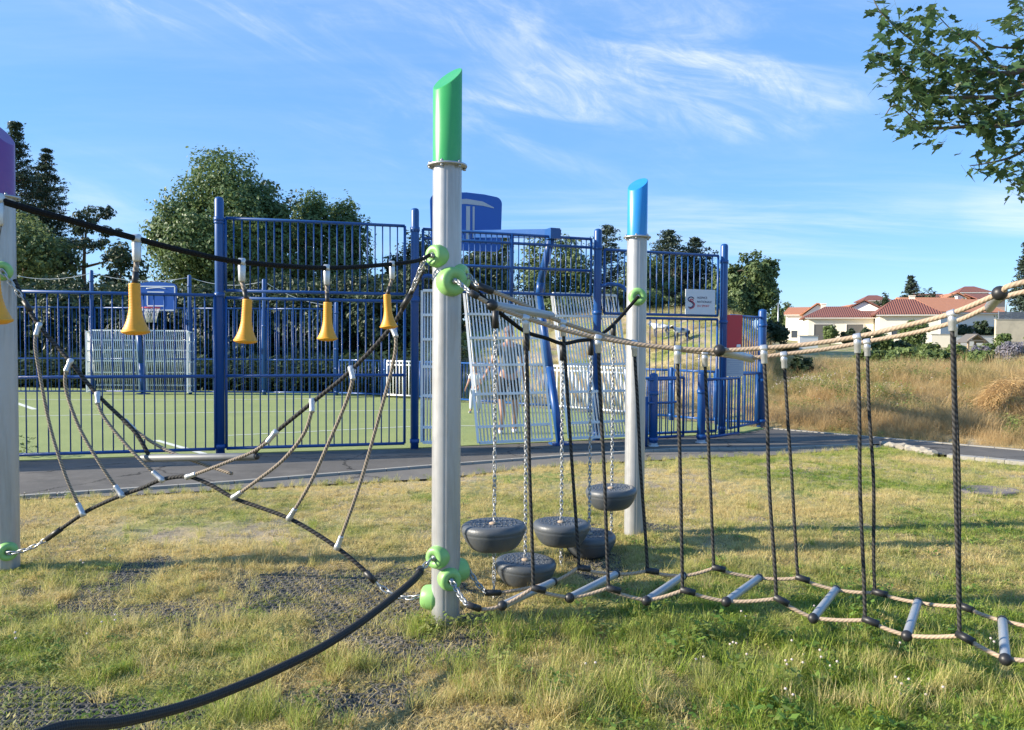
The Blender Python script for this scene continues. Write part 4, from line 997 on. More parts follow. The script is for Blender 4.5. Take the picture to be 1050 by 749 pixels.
# right tall section
root = thing('court_fence', V3(lerp2(F612, F741, .5)), 'tall blue fence section carrying the white sign, right of the blue topped post', 'fence', GF)
post(F741, zat(F741, 250, 741), root, .062)
b0 = lerp2(F612, F741, .05); b1 = lerp2(F612, F741, .95)
mb = MB(); panel(mb, b0, b1, [1.99, 2.98], 1.99, 2.98, .115); mb.build('upper_panel', MT['blue'], root)
m0 = on_line(653, F425, F741)
mb = MB(); panel(mb, m0, b1, [.08, 1.93], .08, 1.93, .115); mb.build('lower_panel', MT['blue'], root)
# corner section running away on the right, with the red panel
K0 = G(745, 446); K1 = G(780, 438.5)
root = thing('court_fence', V3(lerp2(K0, K1, .5)), 'blue fence section seen nearly edge on at the right end of the court', 'fence', GF)
z1 = zat(K1, 326, 780); mb = MB(); panel(mb, lerp2(K0, K1, .06), lerp2(K0, K1, .96), [.1, 1.0, z1], .1, z1, .115); mb.build('barred_panel', MT['blue'], root)
post(K1, zat(K1, 317, 780), root, .075)
# low staggered entrance barrier with hoop handle
E0 = G(669.7, 459); E1 = G(718.7, 455.5); E2 = G(757, 450)
root = thing('entrance_barrier', V3(lerp2(E0, E1, .5)), 'waist high blue entrance barrier with thick posts in front of the tall fence', 'barrier', None)
post(E0, 1.10, root, .062); post(E1, 1.10, root, .062)
n_ = (V3(E1)-V3(E0)).normalized().cross(Vector((0,0,1)))*-.12
mb = MB(); panel(mb, V3(E1)-n_*0+(V3(E2)-V3(E1))*.06, E2, [.09, .98], .09, .98, .105); mb.build('barred_panel', MT['blue'], root)
mb = MB(); panel(mb, V3(lerp2(E0, E1, .06))+n_*3, V3(lerp2(E0, E1, .95))+n_*3, [.09, 1.0], .09, 1.0, .11); mb.build('barred_panel', MT['blue'], root)
dE = (V3(E1)-V3(E0)).normalized()
hoop = cr([V3(E0, 1.0)-dE*.12, V3(E0, 1.0)+dE*.12, V3(E0, 1.0)+dE*.38, V3(E0, .95)+dE*.45, V3(E0, .72)+dE*.45, V3(E0, .66)+dE*.36, V3(E0, .66)+dE*.0, V3(E0, .66)-dE*.12], 4)
hb = MB(); hb.tube([v-n_*.3 for v in hoop], .018, 8); hb.build('hoop_handle', MT['blue'], root)
MB().tube([V3(E0, .75)-dE*.14, V3(E0, .0)-dE*.02+Vector((-.10,0,0))], .032, 8).build('brace', MT['blue'], root)
mb = MB()
for P in (E0, E1): mb.lathe([(.09, .012), (.09, .03), (.065, .04), (.065, .07)], 14, Matrix.Translation(V3(P)))
mb.build('base_plate', MT['zinc'], root)

# ------------------------------------------------------------------ goals with grilles and basketball boards
def grille(mb, a, b, zt, lean, cv, bars=22, rails=6, r=.0125):
    """a, b: bottom corners (plan); cv: direction the top leans to"""
    a = V3(a, .10); b = V3(b, .10); top = cv*lean+Vector((0,0,zt-.1))
    d = b-a
    for t in (0, 1): mb.bar(a+d*t, a+d*t+top, .035, .035)
    zs = [0, .10, .31, .5, .68, .84, 1.0]
    for i, s in enumerate(zs):
        e = d.normalized()*.019
        mb.bar(a+top*s+e, b+top*s-e, .034 if 0 < i < len(zs)-1 else .05, .036)
    for i in range(1, bars):
        t = i/bars; mb.tube([a+d*t+cv*.02, a+d*t+top+cv*.02], r, 5)
def board(root, c, right, up, nrm, w_, h_, back=True):
    """steel backboard, drawn in its own plane: right/up, nrm points to the players"""
    M = Matrix((right, up, nrm)).transposed().to_4x4(); M.translation = c
    poly = []
    for (cx_, cy_, a0_) in ((w_/2-.12, -h_/2+.12, -90), (w_/2-.10, h_/2-.18, 0), (-w_/2+.10, h_/2-.18, 90), (-w_/2+.12, -h_/2+.12, 180)):
        for k in range(6):
            t = R(a0_+90*k/5); poly.append((cx_+.1*math.cos(t), cy_+.1*math.sin(t)))
    poly = [(x, y+(.07*(1-(2*x/w_)**2) if y > 0 else 0)) for x, y in poly]
    # arched top: insert a middle point between the two top corners
    i = 12; poly = poly[:i]+[(w_*.25, h_/2-.08+.055), (0, h_/2-.08+.075), (-w_*.25, h_/2-.08+.055)]+poly[i:]
    mb = MB(); mb.prism(poly, -.02, .02, M); o = mb.build('backboard', MT['blue_board'], root)
    return o, M
def far_print(o, M, w_, h_):
    k = MB(); t = .012
    def fr(x0, x1, y0, y1, z, t=.03):
        for (cx_, cy_, sx, sy) in (((x0+x1)/2, y0, x1-x0, t), ((x0+x1)/2, y1, x1-x0, t), (x0, (y0+y1)/2, t, y1-y0-t), (x1, (y0+y1)/2, t, y1-y0-t)):
            k.box(None, (sx, sy, .006), M=M @ Matrix.Translation((cx_, cy_, z)))
    fr(-w_/2+.05, w_/2-.05, -h_/2+.05, h_/2-.13, .023, .028); fr(-.22, .22, -h_/2+.16, h_/2-.28, .023, .03)
    sw = cr([M @ Vector(v) for v in ((-.24, h_/2-.19, .022), (-.05, h_/2-.17, .022), (.1, h_/2-.165, .022), (.26, h_/2-.19, .022))], 5); k.tube(sw, .012, 5)
    k.build('board_markings', MT['white'], o)
def goal(C, ang, hw, H, lean, col_top, label, cols, gap=.14, far=False, px=None):
    rt = Vector((math.cos(ang), math.sin(ang), 0)); cv = Vector((-math.sin(ang), math.cos(ang), 0))
    if far: cv = -cv
    C = V3(C); root = thing('goal', C, label, 'goal')
    for s in (-1, 1):
        mb = MB(); grille(mb, C+rt*(s*gap), C+rt*(s*hw), H, lean, cv); mb.build('grille', MT['white_metal'], root)
    pl = MB(); k = cv*lean*1.25
    pts = [C, C+k*.5+Vector((0,0,H*.5)), C+k+Vector((0,0,H*.98)), C+k*.93+Vector((0,0,H*1.08)), C+k*.42+Vector((0,0,col_top))]
    for a, b in zip(pts[:-1], pts[1:]): pl.tube([a, b], .062, 12)
    for p in pts[1:-1]: pl.sphere(p, .063, 12)
    pl.build('column', MT['blue'], root)
    bp = MB(); bp.box(C+Vector((0,0,.03)), (.3, .22, .03), ang); bp.build('base_plate', MT['blue'], root)
    return root, rt, cv, pts[-1]
NA = R(24)
NC = G(575, 457)
root, rt, cv, top = goal(NC, NA, 1.32, 2.30, .62, zat(NC, 236, 565), 'near goal with two slanted white grilles and a kinked blue basketball column', None)
# return side grille on the left, joining the fence post
mb = MB(); sl = V3(NC)-rt*1.34; grille(mb, V3(F425)+Vector((.10,.02,0)), V3(F425)+Vector((.36,-.02,0)), 2.26, .0, cv, 6, 6); mb.build('side_grille', MT['white_metal'], root)
for (P, s) in ((F612, 1), (F425, -1)):
    P = V3(P); e = V3(NC)+rt*(1.33*s)+cv*.6
    if s > 0: pts = cr([P+Vector((.02,0,2.40)), P+Vector((.22,-.05,2.44)), P+Vector((.42,-.06,2.36)), P+Vector((.50,-.08,2.05)), P+Vector((.52,-.1,.1))], 5)
    else: pts = cr([P+Vector((.02,0,2.40)), P+Vector((.16,.05,2.47)), P+Vector((.30,.08,2.42)), P+Vector((.38,.08,2.25)), P+Vector((.38,.08,2.1))], 5)
    MB().tube(pts, .03, 8).build('bent_side_tube', MT['blue'], root)
B = D(478, 228, 14.0); arm_end = B-cv*.06+Vector((.18,0,-.22))
am = MB(); am.bar(top+Vector((.06,-.06,-.02)), arm_end, .16, .13); am.build('arm', MT['blue'], root)
jm = MB(); jm.box(top+Vector((0,0,-.02)), (.16, .2, .16), NA); jm.build('arm_joint', MT['blue'], root)
bw, bh = 1.30, 1.06
bd_ang = R(14); br_ = Vector((math.cos(bd_ang), math.sin(bd_ang), 0)); bn = Vector((math.sin(bd_ang), -math.cos(bd_ang), 0))
o, M = board(root, B, br_, Vector((0,0,1)), bn, bw, bh)
k = MB()
arc = [(-.50,.20),(-.50,.28),(-.30,.375),(0,.41),(.30,.375),(.50,.28),(.50,.265),(.30,.30),(0,.32),(-.30,.30)]
k.prism(arc, .021, .026, M); k.box(None, (.07, .60, .006), M=M @ Matrix.Translation((.03, -.02, .024))); k.box(None, (.035, .56, .006), M=M @ Matrix.Translation((.13, 0, .024)))
k.build('pale_markings', MT['grey_print'], o)
k = MB(); k.box(None, (.34, .05, .006), M=M @ Matrix.Translation((.36, -.16, .024))); k.build('pale_stripe', mat('mid_blue_print', (.04, .17, .5), .45), o)
# far goal --------------------------------------------------------------
FC = G(147, 405); root, rt, cv, top = goal(FC, R(3), 1.32, 1.78, .22, 2.5, 'far goal with white grilles at the left end of the court', None, .10, True)
for s in (-1, 1):
    mb = MB(); e = V3(FC)+rt*(s*1.40); grille(mb, e, e+Vector((-.06*s, -.34, 0)), 1.74, .0, cv, 5, 5); mb.build('side_grille', MT['white_metal'], root)
B = D(160, 304.5, top.y-1.0); am = MB(); am.bar(top, B+Vector((-.0,.05,-.1)), .10, .10); am.build('arm', MT['blue'], root)
o, M = board(root, B, Vector((1,0,0)), Vector((0,0,1)), Vector((0,-1,0)), 1.10, .80); far_print(o, M, 1.10, .80)
hp = B+Vector((0,-.28,-.30)); ring = [hp+Vector((.21*math.cos(t), .21*math.sin(t), 0)) for t in np.linspace(0, 6.2832, 25)]
h = MB(); h.tube(ring, .016, 6, False); h.bar(B+Vector((0,-.02,-.30)), hp+Vector((0,.21,0)), .1, .02); hoop_o = h.build('hoop', MT['hoop'], root)
nm = MB()
for k in range(12):
    t = 2*math.pi*k/12
    for s in (-1, 1): nm.tube([hp+Vector((.21*math.cos(t), .21*math.sin(t), 0)), hp+Vector((.15*math.cos(t+s*.26), .15*math.sin(t+s*.26), -.18)), hp+Vector((.11*math.cos(t), .11*math.sin(t), -.38))], .007, 4)
nm.build('net', MT['net'], hoop_o)

# ------------------------------------------------------------------ far side fences
far = [G(x, y) for x, y in ((-75,405),(10,405),(95,405),(195,405.5),(271,406),(345,406.5))]
for i, (a, b) in enumerate(zip(far[:-1], far[1:])):
    lab = ['beyond the left edge', 'behind the purple post', 'behind the far goal', 'right of the far goal', 'behind the tall fence, ending at the low fence'][i]
    root = thing('court_fence', V3(lerp2(a, b, .5)), 'dark blue far fence bay '+lab, 'fence', 'blue fence bays along the far side of the court')
    mb = MB(); panel(mb, lerp2(a, b, .03), lerp2(a, b, .97), [.1, 1.0, 2.4], .1, 2.4, .115, .009); mb.build('barred_panel', MT['blue'], root)
    post(b, [3.4, zat(b, 277, 95), zat(b, 282, 195), zat(b, 286, 271), 2.6][i], root, .05)
w_ = MB(); hs = [3.25, 3.3, 3.35, 3.25, 3.15, 2.5]
for i in range(5):
    a = V3(far[i], hs[i]); b = V3(far[i+1], hs[i+1]); w_.tube([a.lerp(b, t)+Vector((0,0,-.16*4*t*(1-t))) for t in np.linspace(0, 1, 9)], .008, 5)
tag(w_.build('cable', MT['net'], loc=far[2]), 'thin pale cable sagging between the tops of the far fence posts', 'cable')
low_ = [(345,406.5),(395,408.5),(428,410.5),(470,413.5),(515,417),(565,420.5),(605,424),(643,427.5),(688,432),(735,436.5),(778,439)]
names = ['blue','white','blue','blue','blue','white','white','blue','blue','blue']
where = ['seen between the bars left of the green post','seen left of the green post','hidden partly by the green post','behind the small child','behind the man','behind the right goal grille','beside the blue topped post','behind the entrance barrier','behind the white sign fence','near the red panel']
for i, (a, b) in enumerate(zip(low_[:-1], low_[1:])):
    a = G(*a); b = G(*b); m_ = MT['blue'] if names[i] == 'blue' else MT['white_metal']
    root = thing('low_railing', V3(lerp2(a, b, .5)), 'waist high %s far railing panel %s' % (names[i], where[i]), 'railing', 'waist high railings along the far side of the court')
    mb = MB(); panel(mb, lerp2(a, b, .06), lerp2(a, b, .94), [.1, .90, 1.0] if names[i] == 'white' else [.1, 1.0], .1, .98, .11, .016 if names[i] == 'white' else .011, .024); mb.build('barred_panel', m_, root)
    post(a, 1.06, root, .045)

# ------------------------------------------------------------------ signs
def text(s, size, M, m, parent, ext=.001, al='LEFT'):
    c = bpy.data.curves.new('lettering', 'FONT'); c.body = s; c.size = size; c.extrude = ext; c.align_x = al
    o = bpy.data.objects.new('lettering', c); COL.objects.link(o); bpy.context.view_layer.update()
    me = bpy.data.meshes.new_from_object(o.evaluated_get(bpy.context.evaluated_depsgraph_get())); bpy.data.objects.remove(o)
    base = OFF[parent.name]; me.transform(Matrix.Translation(-base) @ M); me.materials.clear(); me.materials.append(m)
    n = bpy.data.objects.new('lettering', me); COL.objects.link(n); n.parent = parent; OFF[n.name] = base.copy(); return n
fd_ = (V3(F741)-V3(F612)).normalized(); fn_ = Vector((fd_.y, -fd_.x, 0))
off_ = -.06
def SP(x, y): return VP(x, y, V3(F612)+fn_*.06, V3(F741)+fn_*.06)
c0 = SP(703, 296.5); c1 = SP(733, 323); cc = (c0+c1)/2; sw_ = (Vector((c1.x, c1.y, 0))-Vector((c0.x, c0.y, 0))).length; sh = abs(c0.z-c1.z)
M = Matrix((fd_, Vector((0,0,1)), fn_)).transposed().to_4x4(); M.translation = cc
root = thing('sign', cc, 'pale grey square sign with a dark and red S emblem high on the blue fence', 'sign')
mb = MB(); mb.box(None, (sw_, sh, .012), M=M); mb.build('sign_plate', mat('pale_sign_face', (.60, .62, .66), .5, var=.05), root)
for i, s in enumerate(('AGENCE', 'NATIONALE', 'DU SPORT')): text(s, sh*.125, M @ Matrix.Translation((-sw_*.12, sh*(.13-.165*i), .008)), MT['navy'] if i < 2 else MT['red_ink'], root)
def sc(k, s=1.0): return [M @ Vector((sw_*(-.33)+sw_*x*s, sh*(-.03)+sh*y*s, .009)) for x, y in k]
S1 = [(.10,.16),(.05,.21),(-.03,.21),(-.09,.15),(-.07,.07),(.02,.01),(.08,-.06),(.06,-.15),(-.01,-.20),(-.08,-.18)]
S2 = [(.09,.09),(.03,.13),(-.02,.12),(-.02,.08),(.06,.03),(.12,-.05),(.11,-.15),(.05,-.22),(-.04,-.25)]
for S, m_ in ((S1, MT['navy']), (S2, MT['red_ink'])): MB().tube(cr(sc(S), 4), .008, 5).build('emblem', m_, root)
kd = (V3(K1)-V3(K0)).normalized()
def board_sign(x0, y0, x1, y1, m_, label, name):
    d = V3(F741).y+.05; a = D(x0, y0, d); b = D(x1, y1, d+.12); root = thing(name, (a+b)/2, label, 'sign')
    dd = Vector((b.x-a.x, b.y-a.y, 0)); l = dd.length; dd.normalize(); nn = Vector((dd.y, -dd.x, 0))
    M = Matrix((dd, Vector((0,0,1)), nn)).transposed().to_4x4(); M.translation = (a+b)/2
    mb = MB(); mb.box(None, (l, abs(a.z-b.z), .012), M=M); mb.build('sign_plate', m_, root); return root, M, l, abs(a.z-b.z)
root, M, l, hh = board_sign(745, 323, 760.5, 357.5, MT['red'], 'plain red panel fixed beside the tall corner post', 'sign')
mb = MB(); mb.box(None, (l*.25, hh*.08, .004), M=M @ Matrix.Translation((l*.28, -hh*.42, .0085))); mb.build('sticker', MT['white'], root)
root, M, l, hh = board_sign(744.5, 365, 762, 386, MT['grey_print'], 'pale information panel under the red panel on the corner fence', 'sign')
mb = MB()
for i in range(8): mb.box(None, (l*(.78 if i % 3 else .5), hh*.035, .004), M=M @ Matrix.Translation((-l*.02, hh*(.38-.105*i), .0085)))
mb.build('small_print', mat('grey_ink', (.32, .36, .45), .6), root)

# ------------------------------------------------------------------ people
def skin_mesh(name, J, E, m, parent=None, sub=1, rootj=0):
    me = bpy.data.meshes.new(name); base = OFF[parent.name] if parent else Vector((0,0,0))
    me.from_pydata([j[0] for j in J], E, []); o = bpy.data.objects.new(name, me); COL.objects.link(o)
    s = o.modifiers.new('skin', 'SKIN'); ss = o.modifiers.new('sub', 'SUBSURF'); ss.levels = sub; ss.render_levels = sub
    for i, j in enumerate(J):
        sv = me.skin_vertices[0].data[i]; sv.radius = (j[1], j[2] if len(j) > 2 else j[1]); sv.use_root = (i == rootj)
    bpy.context.view_layer.update()
    ev = o.evaluated_get(bpy.context.evaluated_depsgraph_get()); nm = bpy.data.meshes.new_from_object(ev); bpy.data.objects.remove(o)
    nm.materials.clear(); nm.materials.append(m); nm.polygons.foreach_set('use_smooth', [True]*len(nm.polygons))
    n = bpy.data.objects.new(name, nm); COL.objects.link(n)
    if parent: n.parent = parent
    OFF[n.name] = base.copy(); return n
SKIN = mat('warm_skin', (.46, .25, .17), .55, 0, .06, 12)
def person(P, H, face, label, shirt, shorts, hair, arm_l, arm_r, stride=.06, long_trousers=False, child=False):
    root = thing('person', V3(P, .02), label, 'person'); root.rotation_euler.z = face
    s = H/1.8; hs = 1.45 if child else 1.0
    def v(x, y, z): return (x*s, y*s, z*s)
    # +y is the way the person faces
    J = []; E = []
    def add(p, r, r2=None, par=None):
        J.append((v(*p), r*s, (r2 or r)*s)); i = len(J)-1
        if par is not None: E.append((par, i))
        return i
    pel = add((0,0,.94), .135, .10); wa = add((0,.01,1.10), .120, .09, pel); chs = add((0,.0,1.30), .150, .10, wa); nb = add((0,-.01,1.44), .10, .075, chs)
    nk = add((0,.0,1.53), .052, .055, nb)
    hh = .04*(hs-1)*3
    hd0 = add((0,.02,1.60), .066*hs, .072*hs, nk); hd1 = add((0,.02,1.67+hh), .076*hs, .092*hs, hd0); hd2 = add((0,.005,1.735+hh*1.6), .058*hs, .072*hs, hd1)
    add((0,.125*hs,1.645+hh), .012, .014, hd1)                                    # nose
    for sx in (-1, 1): add((sx*.088*hs,.005,1.655+hh), .010, .022, hd1)           # ears
    for sx, A in ((-1, arm_l), (1, arm_r)):
        sh_ = add((sx*.18,-.01,1.43), .062, .062, nb)
        el = add(A[0], .042, .042, sh_); wr = add(A[1], .028, .024, el)
        e, w0 = Vector(A[0]), Vector(A[1]); d = (w0-e).normalized(); pm = w0+d*.075
        pa = add(tuple(pm), .036, .020, wr)
        sd = Vector((0,1,0)) if abs(d.y) < .8 else Vector((1,0,0)); sd = (sd-d*sd.dot(d)).normalized()
        for k, (o_, l_) in enumerate(((-.030,.065),(-.010,.078),(.010,.080),(.029,.070))):
            a = add(tuple(pm+sd*o_+d*.03), .010, .010, pa); add(tuple(pm+sd*o_*1.15+d*(.03+l_)+Vector((-sx*.02,0,0))), .0075, .0075, a)
        a = add(tuple(w0+sd*.038+d*.05), .011, .011, wr); add(tuple(w0+sd*.06+d*.095), .009, .009, a)
    for sx in (-1, 1):
        st = stride*sx
        hp = add((sx*.095,0,.88), .098, .098, pel); kn = add((sx*.115,st*.5+.02,.49), .058, .060, hp); cf = add((sx*.12,st*.8-.02,.33), .055, .058, kn); an = add((sx*.125,st,.09), .036, .040, cf)
        add((sx*.14,st+.15,.03), .036, .026, an)
    body = skin_mesh('body', J, E, SKIN, root, 2)
    body.location = (0,0,0)
    # clothes follow the same joints, a little larger
    CJ = [(v(0,0,.90), .150*s, .112*s), (v(0,.01,1.08), .140*s, .108*s), (v(0,0,1.30), .165*s, .118*s), (v(0,-.01,1.44), .112*s, .088*s), (v(0,0,1.49), .070*s, .07*s)]; CE = [(0,1),(1,2),(2,3),(3,4)]
    for sx, A in ((-1, arm_l), (1, arm_r)):
        b0 = Vector((sx*.18,-.01,1.43)); e = Vector(A[0]); CJ.append((v(*b0), .078*s, .078*s)); i = len(CJ)-1; CE.append((3, i)); CJ.append((v(*b0.lerp(e, .62)), .068*s, .064*s)); CE.append((i, i+1))
    skin_mesh('shirt', CJ, CE, shirt, root, 2, 2)
    TJ = [(v(0,0,1.00), .146*s, .112*s)]; TE = []
    for sx in (-1, 1):
        st = stride*sx; TJ.append((v(sx*.098,0,.86), .112*s, .110*s)); i = len(TJ)-1; TE.append((0, i)); TJ.append((v(sx*.115,st*.4+.01,.54), .088*s, .090*s)); TE.append((i, i+1))
        if long_trousers: TJ.append((v(sx*.125,st,.12), .062*s, .066*s)); TE.append((i+1, i+2))
    skin_mesh('trousers' if long_trousers else 'shorts', TJ, TE, shorts, root, 2)
    hm = MB(); hz = 1.70+hh*1.5
    hm.sphere(v(0,-.012,hz), .088*s*hs, 14, (.95, 1.08, .95)); 
    hm.v = [p for p in hm.v]; hm2 = MB(); hm2.add([(p[0], p[1], max(p[2], (hz-.035 if p[1] < .02*s else hz+.03)*s)) for p in hm.v], hm.f)
    base = OFF[root.name]; hm2.v = [tuple(Vector(p)+base) for p in hm2.v]; hm2.build('hair', hair, root)
    sm = MB()
    for sx in (-1, 1):
        p = Vector(v(sx*.136, stride*sx+.06, .035)); sm.sphere(p+base, .055*s, 12, (.85, 2.1, .75))
    sm.build('shoes', mat('white_trainers', (.6,.6,.6), .6), root)
    ey = MB()
    for sx in (-1, 1): ey.sphere(Vector(v(sx*.030*hs, .118*hs-.01, 1.675+hh))+base, .010*s*hs, 8)
    ey.build('eyes', MT['black_plastic'], root)
    return root
person(G(521, 446), 1.80, R(12), 'man in a grey t-shirt and black shorts seen from behind through the white grille', mat('grey_cotton', (.12,.13,.125), .9, 0, .1, 20), mat('black_cotton', (.02,.02,.024), .9), mat('short_grey_brown_hair', (.20,.13,.10), .8),
       ((-.27,.04,1.17),(-.36,.16,.96)), ((.25,.02,1.16),(.27,.06,.90)))
person(G(487, 424.5), 1.02, R(160), 'small child in white top and trousers facing the man on the turf', mat('white_cotton', (.70,.70,.68), .9), mat('pale_cotton', (.58,.60,.64), .9), mat('fair_hair', (.35,.20,.12), .8),
       ((-.24,.06,1.15),(-.24,.20,1.0)), ((.25,.05,1.15),(.29,.16,.96)), .10, True, True)

# ------------------------------------------------------------------ animals on the bank
def animal(px_, py_, d, face, label, c1, c2):
    g = ground_hit(px_, py_+7, 15); g.z += .02; root = thing('animal', g, label, 'animal', None); root.rotation_euler.z = face
    s = .42
    J = [((-.42,0,.78),.17),((0,0,.76),.20),((.40,0,.78),.18),((.62,0,.92),.10),((.80,0,.98),.085),((.96,0,.90),.055)]; E = [(0,1),(1,2),(2,3),(3,4),(4,5)]
    def leg(par, P):
        q = par
        for p, r in P: J.append((p, r)); E.append((q, len(J)-1)); q = len(J)-1
    for y in (-.12, .12):
        leg(0, [((-.46,y,.62),.10),((-.36,y,.46),.07),((-.50,y,.28),.045),((-.46,y,.06),.035),((-.42,y,.03),.04)])
        leg(2, [((.40,y,.58),.085),((.40,y,.34),.05),((.40,y,.06),.035),((.44,y,.03),.04)])
        leg(4, [((.74,y*1.1,1.10),.025),((.72,y*1.5,1.12),.015)])
    leg(0, [((-.60,0,.78),.03),((-.64,0,.55),.018)])
    J = [((p[0]*s, p[1]*s, p[2]*s), r*s) for p, r in J]
    m, nt, p, out = newmat('patched_coat'); no = nt.nodes.new('ShaderNodeTexNoise'); no.inputs['Scale'].default_value = 2.2; no.inputs['Detail'].default_value = 1
    tc = nt.nodes.new('ShaderNodeTexCoord'); nt.links.new(tc.outputs['Object'], no.inputs['Vector'])
    rp = nt.nodes.new('ShaderNodeMapRange'); rp.inputs[1].default_value = .48; rp.inputs[2].default_value = .52; nt.links.new(no.outputs['Fac'], rp.inputs[0])
    mx = nt.nodes.new('ShaderNodeMix'); mx.data_type = 'RGBA'; mx.inputs[6].default_value = rgb(c1); mx.inputs[7].default_value = rgb(c2); nt.links.new(rp.outputs[0], mx.inputs[0]); nt.links.new(mx.outputs[2], p.inputs['Base Color']); p.inputs['Roughness'].default_value = .9
    skin_mesh('body', J, E, m, root, 2)
animal(677, 340, 36, R(150), 'pale grey and white animal standing on the dry bank behind the fence', (.16,.17,.18), (.62,.62,.60))
animal(699, 345, 34, R(200), 'black and white animal on the dry bank under the white sign', (.025,.025,.03), (.60,.60,.58))
# ------------------------------------------------------------------ foliage builders
def leaf_quads(C, Nrm, size, rng, asp=.55):
    n = len(C); t = rng.normal(size=(n, 3)); nn = Nrm+.55*rng.normal(size=(n, 3)); nn /= np.linalg.norm(nn, axis=1)[:, None]+1e-9
    t -= nn*(t*nn).sum(1)[:, None]; t /= np.linalg.norm(t, axis=1)[:, None]+1e-9; b = np.cross(nn, t)
    s = size*rng.uniform(.55, 1.35, n)[:, None]
    V = np.stack([C-t*s*.5, C+b*s*asp*.5+nn*s*.08, C+t*s*.5, C-b*s*asp*.5+nn*s*.08], 1).reshape(-1, 3)
    return V, np.arange(4*n).reshape(n, 4)
def crown_points(lobes, n, rng, hollow=.45):
    vol = np.array([l[1][0]*l[1][1]*l[1][2] for l in lobes])**.72; pick = rng.choice(len(lobes), n, p=vol/vol.sum())
    c = np.array([l[0] for l in lobes], float)[pick]; r = np.array([l[1] for l in lobes], float)[pick]
    d = rng.normal(size=(n, 3)); d /= np.linalg.norm(d, axis=1)[:, None]
    q = hollow+(1-hollow)*rng.uniform(0, 1, n)**.6
    lump = 1+.22*np.sin(d[:,0]*7+pick)*np.sin(d[:,1]*6+pick*2)+.18*np.sin(d[:,2]*9+pick*3)
    P = c+d*r*(q*lump)[:, None]
    return P, d
def sub_lobes(c, r, k, rng, f=.42, shell=.74):
    """a main ellipsoid broken into k leaf masses near its surface"""
    out = [(c, tuple(x*.62 for x in r))]
    for i in range(k):
        d = rng.normal(size=3); d /= np.linalg.norm(d); d[2] = d[2]*.9+.1
        q = f*rng.uniform(.65, 1.25)
        out.append((tuple(np.array(c)+d*np.array(r)*shell*rng.uniform(.82, 1.1)), tuple(np.array(r)*q)))
    return out
def gap_filter(P, rng, sc, thr, seed):
    a = vnoise(P[:,0]*sc+P[:,2]*sc*.6, P[:,1]*sc+P[:,2]*sc*.8, seed)*.6+.4*vnoise(P[:,0]*sc*2.3-P[:,2]*sc*1.7, P[:,1]*sc*2.3+P[:,2]*sc, seed+5)
    return a > thr
def base_at(px_, d):
    r = ray(px_, 350); p = EYE+r*(d/r.y); return Vector((p.x, p.y, float(hgt(p.x, p.y))))
def broad_tree(name, px_, d, ytop, hwpx, label, m, bark, n=14000, leaf=.20, k=22, squash=.85, lowfrac=.2, group=None, seed=1, cat='tree', thr=.36, lean=0):
    rng = np.random.default_rng(seed); B = base_at(px_, d); zt = D(px_, ytop, d).z; H = zt-B.z; hw = hwpx*d/FPX
    root = thing(name, B, label, cat, group)
    cz = B.z+H*(lowfrac+1)/2; rz = H*(1-lowfrac)/2
    lobes = sub_lobes((B.x+lean, B.y, cz), (hw, hw*.9, rz), int(k*1.3), rng, .29 if k > 20 else .36)
    P, nrm = crown_points(lobes, n, rng); P[:,2] = np.minimum(P[:,2], zt+.15*rng.normal(size=n)*.5)
    ok = P[:,2] > B.z+.05; P = P[ok]
    kk = gap_filter(P, rng, 2.2/max(hw, .6), thr, seed*7); P = P[kk]
    c0 = np.array((B.x+lean, B.y, cz)); nv = (P-c0)/np.array((hw, hw, rz)); nv[:,2] += .3; nv /= np.linalg.norm(nv, axis=1)[:, None]+1e-6; nv = .3*nv+.9*nrm[ok][kk]; nv[:,2] += .15
    V, F = leaf_quads(P, nv, leaf, rng, .62); npmesh('crown', V, F, m, root)
    tb = MB(); tr = max(.06, .022*H+.03)
    pts = [B+Vector((0,0,-.1)), B+Vector((rng.normal()*.05*hw, 0, H*.25)), B+Vector((lean*.4+rng.normal()*.06*hw, rng.normal()*.05*hw, H*.5)), B+Vector((lean, 0, H*.82))]
    C_ = cr(pts, 4); tb.tube(C_, [tr*(1.25-1.05*i/(len(C_)-1)) for i in range(len(C_))], 8)
    for i in range(8):
        l = lobes[1+i % (len(lobes)-1)]; q = C_[3+(i*7) % (len(C_)-5)]; e = Vector(l[0]); tb.tube([q, q.lerp(e, .5)+Vector((0,0,.05*H)), e], [tr*.42, tr*.28, tr*.1], 6)
    tb.build('trunk', bark, root)
    return root
